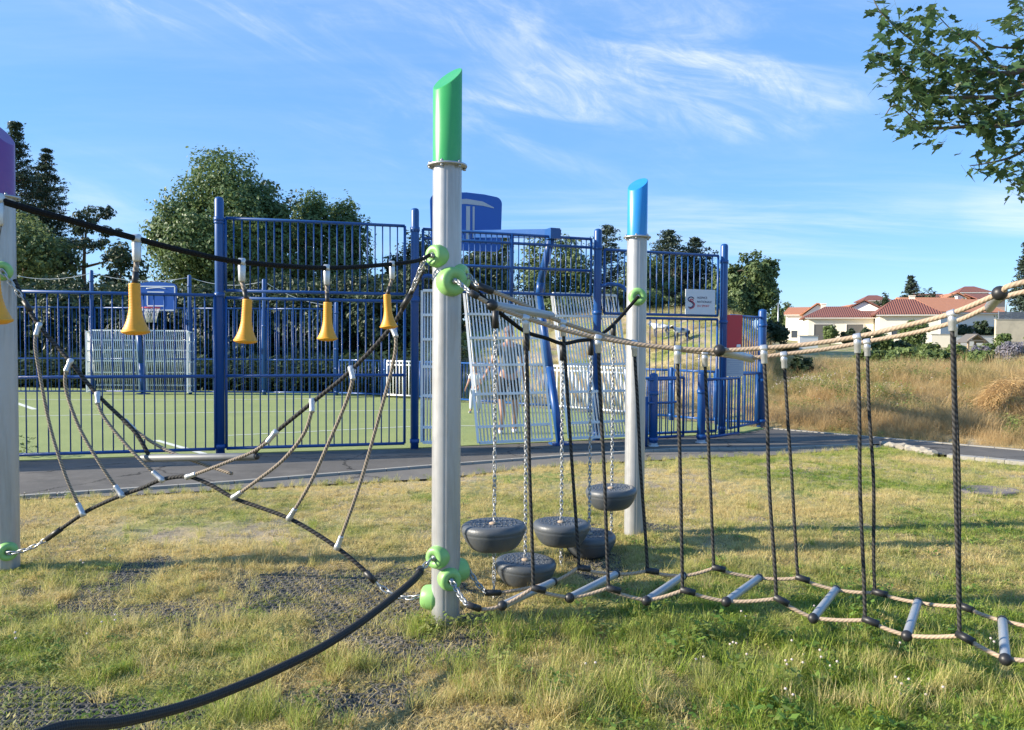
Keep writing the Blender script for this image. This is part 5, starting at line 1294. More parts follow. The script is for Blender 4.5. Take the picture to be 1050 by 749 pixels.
def conifer(px_, d, ytop, hwpx, label, m, n_wh=26, per=7, low=.12, taper=.9, droop=-.12, leaf=.16, dens=34, seed=1, group=None, name='conifer_tree', ragged=.35, minr=.08):
    rng = np.random.default_rng(seed); B = base_at(px_, d); zt = D(px_, ytop, d).z; H = zt-B.z; hw = hwpx*d/FPX
    root = thing(name, B, label, 'tree', group); tb = MB(); tr = .015*H+.03
    ax = [B+Vector((.02*H*math.sin(t*3+seed), 0, H*t-.1)) for t in np.linspace(0, 1, 9)]; tb.tube(ax, [tr*(1.05-t) for t in np.linspace(0, 1, 9)], 7)
    PP = []; NN = []
    for i in range(n_wh):
        t0_ = low+(1-low)*i/(n_wh-1)
        for j in range(per):
            if rng.uniform() < .10: continue
            t = min(1.0, max(low*.6, t0_+rng.normal()*.022)); rad = hw*max(minr, max(0.0, 1-((t-low)/(1-low)))**taper)*(.8+.4*vnoise(np.array([t*9.0]), np.array([seed*3.3]))[0])
            a = rng.uniform(0, 6.283); L_ = rad*rng.uniform(1-ragged, 1+ragged*.5)
            dv = np.array([math.cos(a), math.sin(a), droop+rng.normal()*.12]); o = np.array((B.x+.02*H*math.sin(t*3+seed), B.y, B.z+H*t))
            tip = o+dv*L_+np.array([0, 0, .12*L_])
            tb.tube([Vector(o), Vector((o+tip)/2+np.array([0,0,-.04*L_])), Vector(tip)], [tr*.22*(1.1-t), tr*.14*(1.1-t), .008], 4, False)
            k = int(dens*(.35+L_/hw)); s = rng.uniform(.22, 1.05, k); w_ = (.10+.17*L_)*np.sqrt(np.clip(1.1-s, 0, 1))+.02
            q = o+np.outer(s, tip-o)+rng.normal(size=(k, 3))*w_[:, None]*np.array([1, 1, .38]); PP.append(q); NN.append(np.tile([0, 0, 1.], (k, 1))+.4*rng.normal(size=(k, 3)))
    V, F = leaf_quads(np.concatenate(PP), np.concatenate(NN), leaf, rng, .42); npmesh('crown', V, F, m, root)
    tb.build('trunk', MT['pine_bark'], root); return root
def pine(px_, d, ytop, pads, label, m, seed, leaf=.14, group=None, name='pine_tree'):
    """open pine: foliage in separate flat pads; pads given as (x, y, half width, half height) in the photo's pixels at the tree's distance"""
    rng = np.random.default_rng(seed); B = base_at(px_, d); root = thing(name, B, label, 'tree', group); top = D(px_+4, ytop, d)
    tb = MB(); ax = [B+(top-B)*t+Vector((.12*math.sin(t*5+seed), 0, 0)) for t in np.linspace(0, 1, 8)]; tb.tube(ax, [.19*(1.08-t) for t in np.linspace(0, 1, 8)], 7)
    lob = []
    for (x, y, a, b) in pads:
        c = D(x, y, d+rng.normal()*.8); ra, rb = a*d/FPX, b*d/FPX
        lob += sub_lobes(tuple(c), (ra, ra*.9, rb), 9, rng, .40)
        q = min(ax, key=lambda v: abs(v.z-(c.z-.3))); tb.tube([q, q.lerp(c, .6)+Vector((0,0,-.1)), c], [.08, .05, .02], 5)
    P, nrm = crown_points(lob, 480*len(pads), rng, .2); k = gap_filter(P, rng, 1.6, .36, seed); P, nrm = P[k], nrm[k]; nrm[:,2] += .8
    V, F = leaf_quads(P, nrm, leaf, rng, .45); npmesh('crown', V, F, m, root); tb.build('trunk', MT['pine_bark'], root); return root

# trees on the left
GT = 'trees behind the sports court'
conifer(20, 44, 128, 58, 'tall dark conifer with a spiky top next to the purple post', MT['needle'], 38, 11, .15, .8, .0, .19, 80, 3, GT)
conifer(46, 46, 155, 46, 'shorter dark conifer just right of the tallest spiky conifer', MT['needle'], 34, 11, .15, .75, .0, .19, 76, 5, GT)
broad_tree('broadleaf_tree', 28, 41, 220, 50, 'mid green leafy tree in front of the two dark conifers at the left', MT['leaf_oak'], MT['bark'], 11000, .22, 16, lowfrac=.1, group=GT, seed=6)
pine(86, 42, 210, [(92,222,15,11),(108,219,12,8),(84,236,13,9),(112,238,13,7),(98,252,17,9),(78,252,12,8),(122,262,18,10),(70,268,14,9)], 'open pine with flat clumps of needles and a bare trunk', MT['needle'], 8, .22, GT)
broad_tree('broadleaf_tree', 126, 40, 250, 36, 'low leafy tree between the open pine and the big chestnut', MT['leaf_dark'], MT['bark'], 7000, .22, 12, lowfrac=.05, group=GT, seed=9)
broad_tree('chestnut_tree', 228, 40, 155, 74, 'largest chestnut tree with a broad rounded crown above the tall fence post', MT['leaf_chestnut'], MT['bark'], 60000, .19, 60, lowfrac=.06, group=GT, seed=12, thr=.33)
broad_tree('chestnut_tree', 336, 43, 190, 46, 'second chestnut tree, smaller, behind the upper fence tier', MT['leaf_chestnut'], MT['bark'], 30000, .19, 34, lowfrac=.05, group=GT, seed=13)
broad_tree('broadleaf_tree', 283, 45, 186, 34, 'leafy tree filling the dip between the two chestnuts', MT['leaf_dark'], MT['bark'], 9000, .26, 18, lowfrac=.1, group=GT, seed=14)
broad_tree('broadleaf_tree', 425, 46, 236, 34, 'dark leafy tree behind the fence post left of the green post', MT['leaf_dark'], MT['bark'], 8000, .22, 16, lowfrac=.05, group=GT, seed=15)
broad_tree('broadleaf_tree', 484, 46, 258, 42, 'dark leafy tree under the near basketball board', MT['leaf_dark'], MT['bark'], 8000, .22, 16, lowfrac=.05, group=GT, seed=16)
broad_tree('broadleaf_tree', 572, 44, 240, 46, 'dense leafy tree right of the near basketball column', MT['leaf_oak'], MT['bark'], 10000, .21, 20, lowfrac=.05, group=GT, seed=17)
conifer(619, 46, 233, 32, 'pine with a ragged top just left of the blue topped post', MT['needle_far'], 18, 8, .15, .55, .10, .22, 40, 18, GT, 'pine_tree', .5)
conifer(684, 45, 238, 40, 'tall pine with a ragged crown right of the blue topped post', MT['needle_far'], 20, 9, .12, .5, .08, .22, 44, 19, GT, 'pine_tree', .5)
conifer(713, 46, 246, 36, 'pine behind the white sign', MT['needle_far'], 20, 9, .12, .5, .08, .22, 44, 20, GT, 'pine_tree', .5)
broad_tree('broadleaf_tree', 655, 42, 262, 34, 'low leafy tree behind the blue topped post', MT['leaf_oak'], MT['bark'], 7000, .2, 14, lowfrac=.05, group=GT, seed=21)
broad_tree('broadleaf_tree', 702, 48, 262, 44, 'broad dark tree filling the gap behind the two pines', MT['leaf_dark'], MT['bark'], 11000, .2, 20, lowfrac=.05, group=GT, seed=23)
broad_tree('oak_tree', 768, 40, 256, 30, 'rounded oak standing alone right of the tall fence corner', MT['leaf_oak'], MT['bark'], 15000, .20, 26, lowfrac=.04, group=GT, seed=22)
broad_tree('oak_tree', 742, 43, 272, 20, 'smaller leafy tree tucked behind the tall corner post', MT['leaf_oak'], MT['bark'], 6000, .20, 14, lowfrac=.05, group=GT, seed=24)
# hedge and shrubs
GB = 'shrubs along the far side of the court'
sh = [(-60,30,288,60),(-10,29,296,46),(35,30,292,40),(75,28,298,38),(112,29,292,38),(150,28,300,38),(190,29,290,40),(232,28,298,40),(272,29,288,42),(315,28,296,42),(356,29,290,42),(398,28,296,38),(430,30,290,28)]
HL = ['beyond the left edge','hidden behind the purple topped post','just right of the purple topped post','under the open pine','left of the far basketball board','behind the far basketball board','right of the far basketball board','behind the tall fence post nearest the middle','under the largest chestnut','under the gap between the chestnuts','under the second chestnut','behind the rightmost horn','left of the green topped post']
for i, (x, d, yt, hw) in enumerate(sh):
    broad_tree('shrub', x, d, yt+(i*37 % 11)-4, hw*1.1, 'dark evergreen hedge shrub '+HL[i], MT['leaf_dark'], MT['bark'], 8500, .17, 16, lowfrac=.0, group=GB, seed=40+i, cat='shrub', thr=.16)
for i, (x, d, yt, hw) in enumerate([(455,38,296,30),(500,39,292,30),(545,40,290,30),(590,39,294,30),(632,38,292,28),(668,39,288,26),(706,38,290,26),(738,38,292,22)]):
    broad_tree('bush', x, d, yt+(i*23 % 9), hw, 'green bush on top of the dry bank '+['just right of the green post','below the near basketball board','left of the kinked column','right of the kinked column','left of the blue topped post','right of the blue topped post','left of the white sign','beside the tall corner post'][i], MT['leaf_oak'] if i % 2 else MT['leaf_dark'], MT['bark'], 4200, .17, 12, lowfrac=.0, group='bushes on top of the dry bank', seed=60+i, cat='bush', thr=.3)
rng = np.random.default_rng(99); n = 52000
t = rng.uniform(0, 1, n); hx = -31+31.0*t; hd = 31.5+rng.normal(size=n)*.55; base = hgt(hx, hd); top = 3.3+1.2*(fbm(hx*.5, hx*0, 71)-.5)+.9*(fbm(hx*1.7, hx*0+3, 72)-.5); hz = base+top*rng.uniform(0, 1, n)**.75
P = np.stack([hx, hd, hz], -1); nr = rng.normal(size=(n, 3))*.6+np.array([0, -.7, .5]); V, F = leaf_quads(P, nr, .20, rng, .6)
tag(npmesh('hedge', V, F, MT['leaf_dark'], loc=(-15, 31.5, .8)), 'long dark continuous hedge behind the shrubs beyond the far fence', 'hedge')
# right side: far trees, bushes in front of the houses
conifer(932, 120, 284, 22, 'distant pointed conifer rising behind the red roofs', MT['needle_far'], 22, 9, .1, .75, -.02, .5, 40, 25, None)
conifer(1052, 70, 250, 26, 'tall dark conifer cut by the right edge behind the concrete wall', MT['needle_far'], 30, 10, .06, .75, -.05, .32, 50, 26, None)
for i, (x, d, yt, hw, lb) in enumerate([(962,130,294,22,'right of the pointed conifer'),(944,128,299,14,'left of the orange roof'),(912,150,306,10,'beside the two storey house'),(905,155,298,9,'behind the two storey house'),(978,135,301,12,'behind the orange roof')]):
    broad_tree('far_tree', x, d, yt, hw, 'distant dark tree '+lb, MT['leaf_dark'], MT['bark'], 2600, .5, 10, lowfrac=.0, group='distant trees among the houses', seed=80+i, thr=.3)
broad_tree('far_tree', 808, 130, 304, 9, 'distant leafy tree behind the street lamp, pale green', MT['leaf_oak'], MT['bark'], 3000, .42, 12, lowfrac=.0, seed=90)
broad_tree('far_tree', 795, 95, 311, 9, 'rounded green tree left of the street lamp beside the oak', MT['leaf_oak'], MT['bark'], 3000, .38, 12, lowfrac=.0, seed=91)
GH = 'garden bushes in front of the houses'
for i, (x, d, yt, hw, mm, lb) in enumerate([(792,46,326,16,'leaf_dark','dark bush at the foot of the oak'),(851,84,334,9,'leaf_bush','rounded bush in front of the left garage door'),(870,84,337,8,'leaf_dark','dark bush between the two garage doors'),(886,84,335,6,'leaf_dark','small dark bush in front of the right garage door'),
      (905,40,342,15,'leaf_bush','bright green bush below the pale house'),(938,50,326,15,'leaf_bush','tall green bush in front of the middle house'),(925,40,350,16,'leaf_dark','dark low bush behind the rope at the middle house'),
      (952,34,352,18,'leaf_bush','green bush in front of the low white wall'),(978,30,353,16,'leaf_bush','bushy weeds left of the wooden playhouse'),(1012,32,352,14,'leaf_bush','green bush in front of the wooden playhouse'),(1028,36,342,10,'leaf_bush','bush below the concrete wall'),(1062,36,340,16,'leaf_bush','bush at the right edge'),
      (985,95,332,10,'leaf_dark','dark bush beside the grey house'),(1006,95,328,9,'leaf_dark','dark clipped bush under the grey house windows'),(1020,95,334,8,'leaf_dark','dark bush near the concrete wall'),(930,30,356,22,'leaf_bush','wide green weed thicket on the bank crest'),(893,32,358,16,'leaf_bush','low green thicket on the bank crest under the pale house'),(960,23,357,20,'leaf_bush','green thicket on the bank below the low white wall'),(1008,22,360,18,'leaf_bush','green thicket on the bank below the wooden playhouse'),(915,24,362,18,'leaf_bush','green thicket in front of the wide weed thicket'),(823,20,366,12,'leaf_dark','dark round shrub in the dry grass right of the blue fence'),(917,20,378,11,'leaf_dark','dark dry shrub halfway up the bank between two hanging ropes')]):
    broad_tree('bush', x, d, yt, hw, lb, MT[mm], MT['bark'], 2600, .10+.002*d, 10, lowfrac=.0, group=GH, seed=100+i, cat='bush', thr=.3)
for i, (x, d, yt, hw) in enumerate([(1036,27,349,15),(1003,28,354,11)]):
    broad_tree('lavender_bush', x, d, yt, hw, ['large mauve flowering bush on the bank at the right edge','small mauve flowering bush left of the larger one'][i], MT['lavender'], MT['bark'], 4200, .07, 14, lowfrac=.0, group=None, seed=130+i, cat='bush', thr=.3)
# heap of hay at the right edge
g = ground_hit(1036, 428); rng = np.random.default_rng(5)
n = 5200; a = rng.uniform(0, 6.283, n); q = np.sqrt(rng.uniform(0, 1, n)); hz = (1-q**2)*.55+.05+.05*rng.normal(size=n)
P = np.stack([g.x+.62*q*np.cos(a), g.y+.5*q*np.sin(a), g.z+hz], -1); t = np.stack([np.cos(a)*.8+.5*rng.normal(size=n), np.sin(a)*.6+.4*rng.normal(size=n), -q+.35*rng.normal(size=n)], -1); t /= np.linalg.norm(t, axis=1)[:, None]
b = np.cross(t, rng.normal(size=(n, 3))); b /= np.linalg.norm(b, axis=1)[:, None]; L_ = rng.uniform(.08, .2, n)[:, None]
V = np.stack([P-b*.003, P+b*.003, P+t*L_+b*.002, P+t*L_-b*.002], 1).reshape(-1, 3)
hay = leaf_mat('cut_hay', (.36, .24, .10), (.62, .43, .20), .2)
tag(npmesh('hay_heap', V, np.arange(4*n).reshape(n, 4), hay, loc=tuple(g)), 'heap of brown cut hay on the bank at the right edge', 'hay heap')
# small weed by the low fence
g = G(28, 470); lc = leafy_clump('weed', 60, .12, .07, MT['leaf_bush'], 77, .28); lc.location = g; COL.objects.link(lc); tag(lc, 'small bright green weed growing at the foot of the low fence', 'weed')
# flat grey slab in the lawn
g = G(1012, 507); mb = MB(); mb.lathe([(.30, -.05), (.30, .012), (.285, .02), (.25, .022), (.245, .017), (1e-6, .017)], 24, Matrix.Translation((g.x, g.y, float(hgt(g.x, g.y))+.005)) @ Matrix.Diagonal((1.1, .75, 1, 1)))
tag(mb.build('ground_cover', mat('weathered_grey_cover', (.16, .14, .13), .9, 0, .3, 12, bump=.5, bscale=50), loc=g), 'flat grey brown cover set into the lawn on the right', 'drain cover')
# broken concrete edging
rs = random.Random(4)
for i in range(9):
    t = i/8; p = G(910+45*t+rs.uniform(-2, 2), 457.5+8.5*t+rs.uniform(-.6, .6)); bm = bmesh.new(); bmesh.ops.create_icosphere(bm, subdivisions=2, radius=1)
    sx, sy, sz = rs.uniform(.09, .17), rs.uniform(.05, .08), rs.uniform(.04, .065)
    for v in bm.verts: 
        k = 1+.25*math.sin(v.co.x*5+i)*math.cos(v.co.y*6+i*2)+rs.uniform(-.06, .06); v.co = Vector((v.co.x*sx*k, v.co.y*sy*k, v.co.z*sz*k))
    me = bpy.data.meshes.new('concrete_chunk'); bm.to_mesh(me); bm.free(); me.materials.append(MT['rubble']); o = bpy.data.objects.new('concrete_chunk', me); COL.objects.link(o)
    o.location = p+Vector((0, 0, .02)); o.rotation_euler.z = rs.uniform(-1.2, -.2); tag(o, 'broken pale concrete chunk along the front edge of the path', 'concrete chunk', 'broken concrete edging of the path')

# ------------------------------------------------------------------ houses
def tile_mat(name, c1, c2):
    m, nt, p, out = newmat(name); N = nt.nodes; L = nt.links
    uv = N.new('ShaderNodeUVMap'); wv = N.new('ShaderNodeTexWave'); wv.inputs['Scale'].default_value = 1.25; wv.bands_direction = 'X'; L.new(uv.outputs[0], wv.inputs['Vector'])
    no = N.new('ShaderNodeTexNoise'); no.inputs['Scale'].default_value = 1.6; no.inputs['Detail'].default_value = 8; no.inputs['Roughness'].default_value = .75; L.new(uv.outputs[0], no.inputs['Vector'])
    a = N.new('ShaderNodeMath'); a.operation = 'MULTIPLY_ADD'; a.inputs[1].default_value = .45; L.new(wv.outputs['Fac'], a.inputs[0])
    b = N.new('ShaderNodeMath'); b.operation = 'MULTIPLY'; b.inputs[1].default_value = .6; L.new(no.outputs['Fac'], b.inputs[0]); L.new(b.outputs[0], a.inputs[2])
    mx = N.new('ShaderNodeMix'); mx.data_type = 'RGBA'; mx.inputs[6].default_value = rgb(c1); mx.inputs[7].default_value = rgb(c2); L.new(a.outputs[0], mx.inputs[0]); L.new(mx.outputs[2], p.inputs['Base Color'])
    p.inputs['Roughness'].default_value = .85; bm = N.new('ShaderNodeBump'); bm.inputs['Distance'].default_value = .08; bm.inputs['Strength'].default_value = .8; L.new(wv.outputs['Fac'], bm.inputs['Height']); L.new(bm.outputs[0], p.inputs['Normal'])
    return m
TILE_BR = tile_mat('brown_red_tiles', (.13, .046, .034), (.29, .11, .078)); TILE_OR = tile_mat('orange_tiles', (.36, .13, .06), (.60, .27, .15))
CREAM = mat('cream_render', (.80, .73, .60), .9, 0, .06, .6); WHITE = mat('white_render', (.84, .81, .75), .9, 0, .05, .6); PINK = mat('pinkish_render', (.58, .42, .33), .9, 0, .06, .6); GREYW = mat('pale_grey_render', (.66, .65, .63), .9, 0, .05, .6)
GLASS = mat('window_glass', (.05, .06, .08), .1, 0, .1, 1); DOORG = mat('dark_grey_door', (.11, .105, .10), .6, 0, .1, 2); FRAME = mat('window_frame_paint', (.6, .58, .54), .5)
def house(x0, x1, yeave, yridge, ybase, d, rz, depth, label, wallm, roofm, kind='hip', windows=(), over=.45, ridge_frac=.35, name='house', chimney=None):
    """front between pixel columns x0..x1 at distance d, turned by rz"""
    a = D(x0, yeave, d); b = D(x1, yeave, d); wd = (b.x-a.x)/math.cos(rz); ze = a.z; zr = D((x0+x1)/2, yridge, d+depth*.4).z; zb = min(D(x0, ybase, d).z, float(hgt(a.x, d)))-.3
    cx_ = (a.x+b.x)/2; ctr = Vector((cx_, d, zb)); root = thing(name, ctr, label, 'house')
    M = Matrix.Translation((cx_, d, 0)) @ Matrix.Rotation(rz, 4, 'Z')     # local: x along front, y back from front
    mb = MB(); mb.box(None, (wd, depth, ze-zb), M=M @ Matrix.Translation((0, depth/2, (ze+zb)/2)))
    hw_, hd = wd/2+over, depth/2+over
    if kind == 'gable':    # ridge runs front to back, gable faces the camera
        g_ = [(-wd/2, 0, ze), (wd/2, 0, ze), (0, 0, zr-.12)]; g2 = [(x, depth, z) for x, _, z in g_]
        mb.add([M @ Vector(v) for v in g_+g2], [(0,1,2),(5,4,3),(0,2,5,3),(1,4,5,2)], False)
    mb.build('wall', wallm, root)
    rm = MB(); 
    def pl(Vs, uax):
        Vw = [M @ Vector(v) for v in Vs]; rm.add(Vw, [tuple(range(len(Vs)))], False, [[(v[uax], v[1-uax]+v[2]) for v in Vs]])
    e = ze-.02; th = .16
    if kind == 'hip':
        rl = max(.1, hw_-hd*.95) if wd > depth else .2
        rl = max(rl, wd*ridge_frac/2)
        A = [(-hw_, -over, e), (hw_, -over, e), (hw_, depth+over, e), (-hw_, depth+over, e)]; r0, r1 = (-rl, depth/2, zr), (rl, depth/2, zr)
        pl([A[0], A[1], r1, r0], 0); pl([A[2], A[3], r0, r1], 0); pl([A[1], A[2], r1], 1); pl([A[3], A[0], r0], 1)
    elif kind == 'long':   # ridge parallel to the front
        A = [(-hw_, -over, e), (hw_, -over, e), (hw_, depth+over, e), (-hw_, depth+over, e)]; r0, r1 = (-hw_, depth/2, zr), (hw_, depth/2, zr)
        pl([A[0], A[1], r1, r0], 0); pl([A[2], A[3], r0, r1], 0)
    else:
        for s in (-1, 1): 
            Vs = [(s*hw_, -over, e-.1), (s*hw_, depth+over, e-.1), (0, depth+over, zr), (0, -over, zr)]
            pl(Vs if s > 0 else Vs[::-1], 1)
    # eaves soffit / thickness
    chim = chimney
    ro = rm.build('roof', roofm, root); sd = ro.modifiers.new('thick', 'SOLIDIFY'); sd.thickness = th; sd.offset = 1
    if chimney:
        cb = MB(); cx0, cy0 = chimney; M2 = M @ Matrix.Translation((wd*cx0, depth*cy0, zr-.35)); cb.box(None, (.6, .5, 1.7), M=M2); cb.box(None, (.72, .62, .1), M=M2 @ Matrix.Translation((0, 0, .9))); cb.build('chimney', wallm, ro)
    gm = MB(); gm.box(None, (wd+2*over-.04, .10, .12), M=M @ Matrix.Translation((0, -over-.06, e-.02)))
    if kind != 'gable': gm.build('gutter', FRAME, root)
    for (fx, z0f, wf, hf, mm) in windows:
        x = (fx-.5)*wd; z0 = zb+.3+z0f
        f = MB()
        for (ox, oz, sx, sz) in ((0, hf/2, wf, .08), (0, -hf/2, wf, .08), (-wf/2, 0, .08, hf-.09), (wf/2, 0, .08, hf-.09)): f.box(None, (sx, .12, sz), M=M @ Matrix.Translation((x+ox, -.03, z0+hf/2+oz)))
        dn = 'garage_door' if mm is DOORG else 'window'
        fo = f.build(dn, FRAME, root); p_ = MB(); p_.box(None, (wf-.085, .05, hf-.085), M=M @ Matrix.Translation((x, -.004, z0+hf/2))); p_.build('pane' if dn == 'window' else 'door_leaf', mm, fo)
    return root
house(832, 892, 326, 315.5, 350, 98, R(-16), 8.5, 'cream bungalow with two dark garage doors and a dark red hipped roof', CREAM, TILE_BR, 'hip', [(.24, .1, 2.3, 2.3, DOORG), (.72, .6, 2.0, 1.8, DOORG)], chimney=(-.2, .6))
house(906, 958, 323, 308, 350, 92, R(-18), 7.5, 'cream bungalow with a dark red hipped roof behind the tall bush', CREAM, TILE_BR, 'hip', [(.30, .7, 1.2, 1.4, GLASS)], chimney=(.15, .55))
house(962, 1030, 321, 307.5, 346, 104, R(8), 10, 'long house with a bright orange roof and pale grey wall with windows', GREYW, TILE_OR, 'long', [(.30, 1.0, 1.0, 1.6, GLASS), (.52, .3, 1.4, 2.2, GLASS), (.72, 1.0, .7, 1.0, GLASS), (.86, .4, 1.0, 2.0, GLASS)], chimney=(.3, .6))
house(938, 1000, 318, 306, 340, 114, R(0), 9, 'house with a long orange roof partly hidden behind the dark red hipped roof', CREAM, TILE_OR, 'long')
house(866, 906, 321, 310, 345, 108, R(-24), 10, 'white gabled house end between the two dark red roofs', WHITE, TILE_BR, 'gable')
house(888, 911, 308.5, 303.5, 330, 165, R(-12), 8, 'two storey pale pink house with small windows in the distance', mat('pale_pink_render', (.66, .5, .42), .9), TILE_BR, 'hip', [(.2, 4.6, .9, 1.3, GLASS), (.5, 4.6, .8, 1.3, GLASS), (.78, 4.6, 1.0, 1.3, GLASS)])
house(988, 1012, 300, 294.5, 330, 150, R(-14), 7, 'tall house with a small hipped roof rising behind the orange roof', WHITE, TILE_BR, 'hip', [(.4, 4.4, .9, 1.2, GLASS), (.75, 4.4, .9, 1.2, GLASS)])
house(972, 990, 306, 302, 330, 140, R(-10), 8, 'small white gabled house beside the tall hipped one', WHITE, TILE_OR, 'gable')
house(950, 975, 307, 302, 330, 145, R(0), 8, 'distant house with a low dark red roof left of the tall hipped one', PINK, TILE_BR, 'long')
house(1004, 1030, 307, 302, 330, 138, R(-5), 8, 'distant house with a dark red roof behind the black ball of the rope bridge', PINK, TILE_BR, 'long')
house(826, 851, 323, 313.5, 345, 112, R(-24), 14, 'white gabled house end left of the garage bungalow', WHITE, TILE_OR, 'gable')
house(808, 830, 323, 316, 345, 124, R(-30), 9, 'small pale house with an orange roof beside the street lamp', WHITE, TILE_OR, 'long', [(.35, .6, 1.0, 1.2, GLASS)])
house(868, 880, 317.5, 314, 340, 140, R(-10), 9, 'tiny distant white gable above the garage bungalow roof', WHITE, TILE_OR, 'gable')
house(891, 906, 325, 320, 348, 104, R(-14), 7, 'pinkish low wing with an arched opening between the two bungalows', PINK, TILE_BR, 'long', [(.55, .3, .9, 1.8, GLASS)])
# garden walls and small structures
def wall_thing(name, x0, y0, x1, y1, d, th, m, label, rz=0.0, cat='wall'):
    a = D(x0, y0, d); b = D(x1, y1, d); zb = min(b.z, float(hgt(a.x, d)))-.2; c = Vector(((a.x+b.x)/2, d, zb)); w_ = (b.x-a.x)/math.cos(rz)
    root = thing(name, c, label, cat); M = Matrix.Translation((c.x, d, (a.z+zb)/2)) @ Matrix.Rotation(rz, 4, 'Z')
    mb = MB(); mb.box(None, (w_, th, a.z-zb), M=M); mb.build('wall_body', m, root)
    cp = MB(); cp.box(None, (w_+.08, th+.08, .07), M=M @ Matrix.Translation((0, 0, (a.z-zb)/2+.036))); cp.build('coping', MT['concrete'], root); return root
wall_thing('garden_wall', 955, 343.5, 972, 356, 74, .5, CREAM, 'short cream garden wall pillar in front of the grey house', R(-10))
wall_thing('garden_wall', 972.5, 344.5, 1022, 354, 76, .25, WHITE, 'long low white garden wall behind the wooden playhouse')
wall_thing('garden_wall', 1023, 328, 1075, 346, 66, .3, mat('stained_cream_concrete', (.50, .44, .33), .9, 0, .12, 1, dirt=(.25, .22, .17), dirt_scale=.8, dirt_amt=.6), 'tall stained concrete wall at the right edge', R(-8))
root = thing('slatted_fence', D(1050, 326, 66.2), 'grey metal slatted fence on top of the stained concrete wall', 'fence')
mb = MB(); a = D(1025, 328, 66.3); b = D(1078, 328, 66.3)
for k in range(6): mb.bar(a+Vector((0, .1, .12+.10*k)), b+Vector((0, .1, .12+.10*k)), .03, .085)
mb.build('slats', mat('slate_grey_paint', (.16, .17, .19), .5), root); mb = MB()
for k in range(5): p = a.lerp(b, k/4); mb.bar(p+Vector((0, .15, -.2)), p+Vector((0, .15, .74)), .06, .06)
mb.build('posts', MT['zinc'], root)
# wooden playhouse
wood = mat('weathered_wood', (.36, .27, .18), .9, 0, .2, 3); pc = D(1001, 356, 60); pc.z = float(hgt(pc.x, pc.y))
root = thing('playhouse', pc, 'small open wooden playhouse with a pitched roof in front of the white wall', 'playhouse')
zt = D(1001, 343.5, 60).z; ze = D(1001, 349.5, 60).z; mb = MB()
for sx in (-.62, .62):
    for sy in (0, 1.2): mb.bar(pc+Vector((sx, sy, 0)), Vector((pc.x+sx, pc.y+sy, ze)), .12, .12)
    mb.bar(Vector((pc.x+sx*1.1, pc.y-.06, ze)), Vector((pc.x, pc.y-.06, zt)), .1, .12)
mb.bar(Vector((pc.x-.62, pc.y-.07, ze)), Vector((pc.x+.62, pc.y-.07, ze)), .1, .12); mb.build('frame', wood, root); mb = MB()
for sx in (-1, 1): mb.bar(Vector((pc.x+sx*.85, pc.y+.6, ze-.15)), Vector((pc.x, pc.y+.6, zt+.05)), 1.6, .06)
mb.build('roof', mat('dark_roof_boards', (.13, .12, .11), .9), root)
# street lamp and road among the houses
g = base_at(797.5, 88); top = D(797.5, 308, 88).z; root = thing('street_lamp', g, 'thin pale street lamp left of the houses', 'street lamp')
mb = MB(); mb.tube([g, Vector((g.x, g.y, top))], [.10, .06], 8); mb.build('pole', MT['zinc'], root); mb = MB(); mb.lathe([(1e-6, 0), (.16, .02), (.2, .12), (.05, .2), (1e-6, .2)], 10, Matrix.Translation((g.x, g.y, top))); mb.build('lamp_head', MT['zinc'], root)
g2 = base_at(1046, 80); root = thing('street_lamp', g2, 'grey goalpost shaped pole behind the slatted fence at the right edge', 'pole'); zt = D(1046, 311, 80).z; mb = MB()
mb.tube([g2, Vector((g2.x, g2.y, zt)), Vector((g2.x-1.5, g2.y, zt)), Vector((g2.x-1.5, g2.y, zt-.9))], .05, 6); mb.build('pole', MT['zinc'], root)
rd_ = MB(); ra = [(788,352,46),(800,346,58),(808,341,74)]; pts = []
for x, y, d in ra:
    p = base_at(x, d); pts.append(p)
V = []; 
for p, wd in zip(pts, (3.4, 2.8, 2.4)): V += [p+Vector((-wd/2, 0, .06)), p+Vector((wd/2, 0, .06))]
rd_.add(V, [(0,1,3,2),(2,3,5,4)], False); tag(rd_.build('road', ASP2), kind='structure')
wall_thing('garden_wall', 819, 345, 838, 352, 62, .3, WHITE, 'low white wall beside the road left of the garage bungalow')

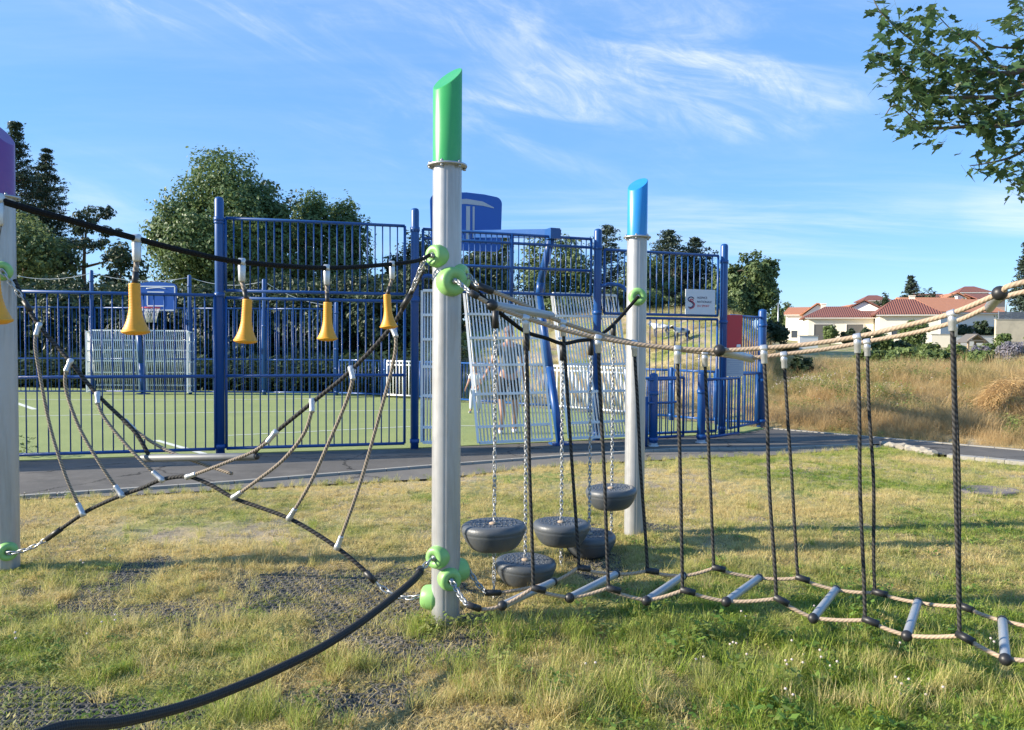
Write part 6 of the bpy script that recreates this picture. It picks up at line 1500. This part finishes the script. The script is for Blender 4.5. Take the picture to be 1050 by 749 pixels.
# ------------------------------------------------------------------ maple branch hanging in from the upper right
def maple_leaf(scale, rng):
    half = [(0,0),(.10,.06),(.34,.02),(.30,.16),(.50,.34),(.34,.40),(.36,.54),(.16,.50),(.10,.62),(.12,.78),(.0,1.0)]
    return half
def maple():
    rng = np.random.default_rng(21); d0 = 6.0
    B = Vector((6.4, 5.6, float(hgt(6.4, 5.6)))); root = thing('maple_tree', B, 'maple tree whose leafy branches hang in from the upper right corner', 'tree')
    tb = MB(); trunk = cr([B+Vector((0,0,-.1)), B+Vector((-.05,0,1.2)), B+Vector((.05,.05,2.6)), B+Vector((0,0,4.2)), B+Vector((.1,0,5.6))], 4); tb.tube(trunk, [.16*(1.1-.8*i/(len(trunk)-1)) for i in range(len(trunk))], 10)
    # limbs given by where they run in view, at their own distances
    limbs = [[(1110,60,6.0),(1040,75,6.0),(985,70,6.0),(940,45,5.9),(905,15,5.8),(893,-8,5.8)],
             [(1110,60,6.0),(1050,95,5.9),(990,100,5.8),(945,95,5.8),(915,60,5.7),(898,55,5.7)],
             [(1120,90,6.1),(1050,125,6.0),(990,130,5.9),(950,130,5.9),(920,108,5.8),(908,118,5.8)],
             [(1120,110,6.0),(1070,140,5.9),(1040,160,5.8),(1010,168,5.7),(995,170,5.7)],
             [(1130,120,6.1),(1080,160,6.0),(1055,185,5.9),(1045,200,5.9)],
             [(1120,20,6.0),(1080,5,5.9),(1050,10,5.8),(1036,22,5.8)],
             [(1110,60,6.0),(1030,70,6.2),(1000,45,6.2),(975,30,6.2),(955,8,6.2)],
             [(1110,60,6.0),(1040,85,6.3),(960,85,6.3),(925,90,6.2)],
             [(1100,70,6.0),(1010,110,6.4),(965,115,6.3)],[(1110,60,6.0),(1070,50,6.1),(1020,48,5.9),(1000,35,5.9)]]
    C = []; 
    for i, l in enumerate(limbs):
        pts = [B+Vector((0,0,3.0+.12*i))]+[D(*p) for p in l]; c = cr(pts, 6); tb.tube(c, [max(.004, .035*(1-j/(len(c)-1))**1.3) for j in range(len(c))], 6, False)
        n0 = 9
        for j in range(n0, len(c)):
            for k in range(2): C.append((c[j], (c[min(j+1, len(c)-1)]-c[j-1]).normalized()))
    # foliage regions as twig clusters: (x, y, rx, ry, count)
    reg = [(925,40,32,34,64),(955,80,40,34,120),(990,100,44,34,150),(940,110,26,30,56),(1010,70,30,24,44),(1030,120,34,34,100),(975,45,34,26,44),(1040,165,24,22,50),(1050,190,14,18,26),(1045,22,16,22,34),(900,12,8,10,7),(955,14,10,8,10),(900,60,12,9,9),(912,85,12,18,16),(925,128,14,14,12),(955,140,18,12,16),(1020,150,18,10,14),(1005,170,14,8,10),(1085,90,45,80,150),(1090,10,40,50,60),(1110,170,40,40,40),(950,70,60,50,60),(1010,95,50,45,70)]
    leaves = []
    for (x, y, rx, ry, n) in reg:
        for i in range(int(n*1.0)):
            while True:
                a, b = rng.uniform(-1, 1, 2)
                if a*a+b*b < 1: break
            xx, yy = x+a*rx, y+b*ry
            if (xx < 1000 and yy > 152) : continue
            leaves.append(D(xx, yy, 5.9+rng.normal()*.35))
    for c, dr in C:
        if rng.uniform() < .5: leaves.append(c+Vector(rng.normal(size=3)*.05))
    half = maple_leaf(1, rng); V = []; F = []
    tw = MB()
    for p in leaves:
        s = .092*rng.uniform(.55, 1.3); az = rng.uniform(0, 6.283)
        # leaves hang outward and droop; blade roughly level with a random tilt
        t = Vector((math.cos(az), math.sin(az), -.35+rng.normal()*.30)).normalized(); n_ = Vector((rng.normal()*.45, rng.normal()*.45-.1, 1)); n_ = (n_-t*n_.dot(t)).normalized(); b = n_.cross(t)
        o = len(V); m_ = len(half); fold = rng.uniform(.0, .35); curl = rng.uniform(.05, .35); wsc = rng.uniform(.75, 1.1)
        spine = [(0, y) for (x, y) in half]
        for (x, y) in half: V.append(p+t*(y*s)-n_*(curl*y*y*s*.6))
        for sg in (-1, 1):
            for (x, y) in half: V.append(p+b*(sg*x*wsc*s)+t*(y*s)+n_*(fold*x*s-curl*y*y*s*.6))
        for sg in (0, 1):
            q = o+m_*(1+sg)
            for k in range(m_-1):
                F.append((o+k, q+k, q+k+1, o+k+1) if sg else (o+k, o+k+1, q+k+1, q+k))
        tw.tube([p, p-t*s*.55+Vector((0,0,.02))], .0010, 3, False)
    o = npmesh('crown', np.array([tuple(v) for v in V]), np.array(F), MT['leaf_maple'], root)
    tb.build('trunk', MT['bark'], root); tw.build('twigs', MT['stem'], root)
maple()
for o in list(bpy.data.objects):
    if o.type == 'MESH' and o.name.split('.')[0] in ('leaf_clump',): pass
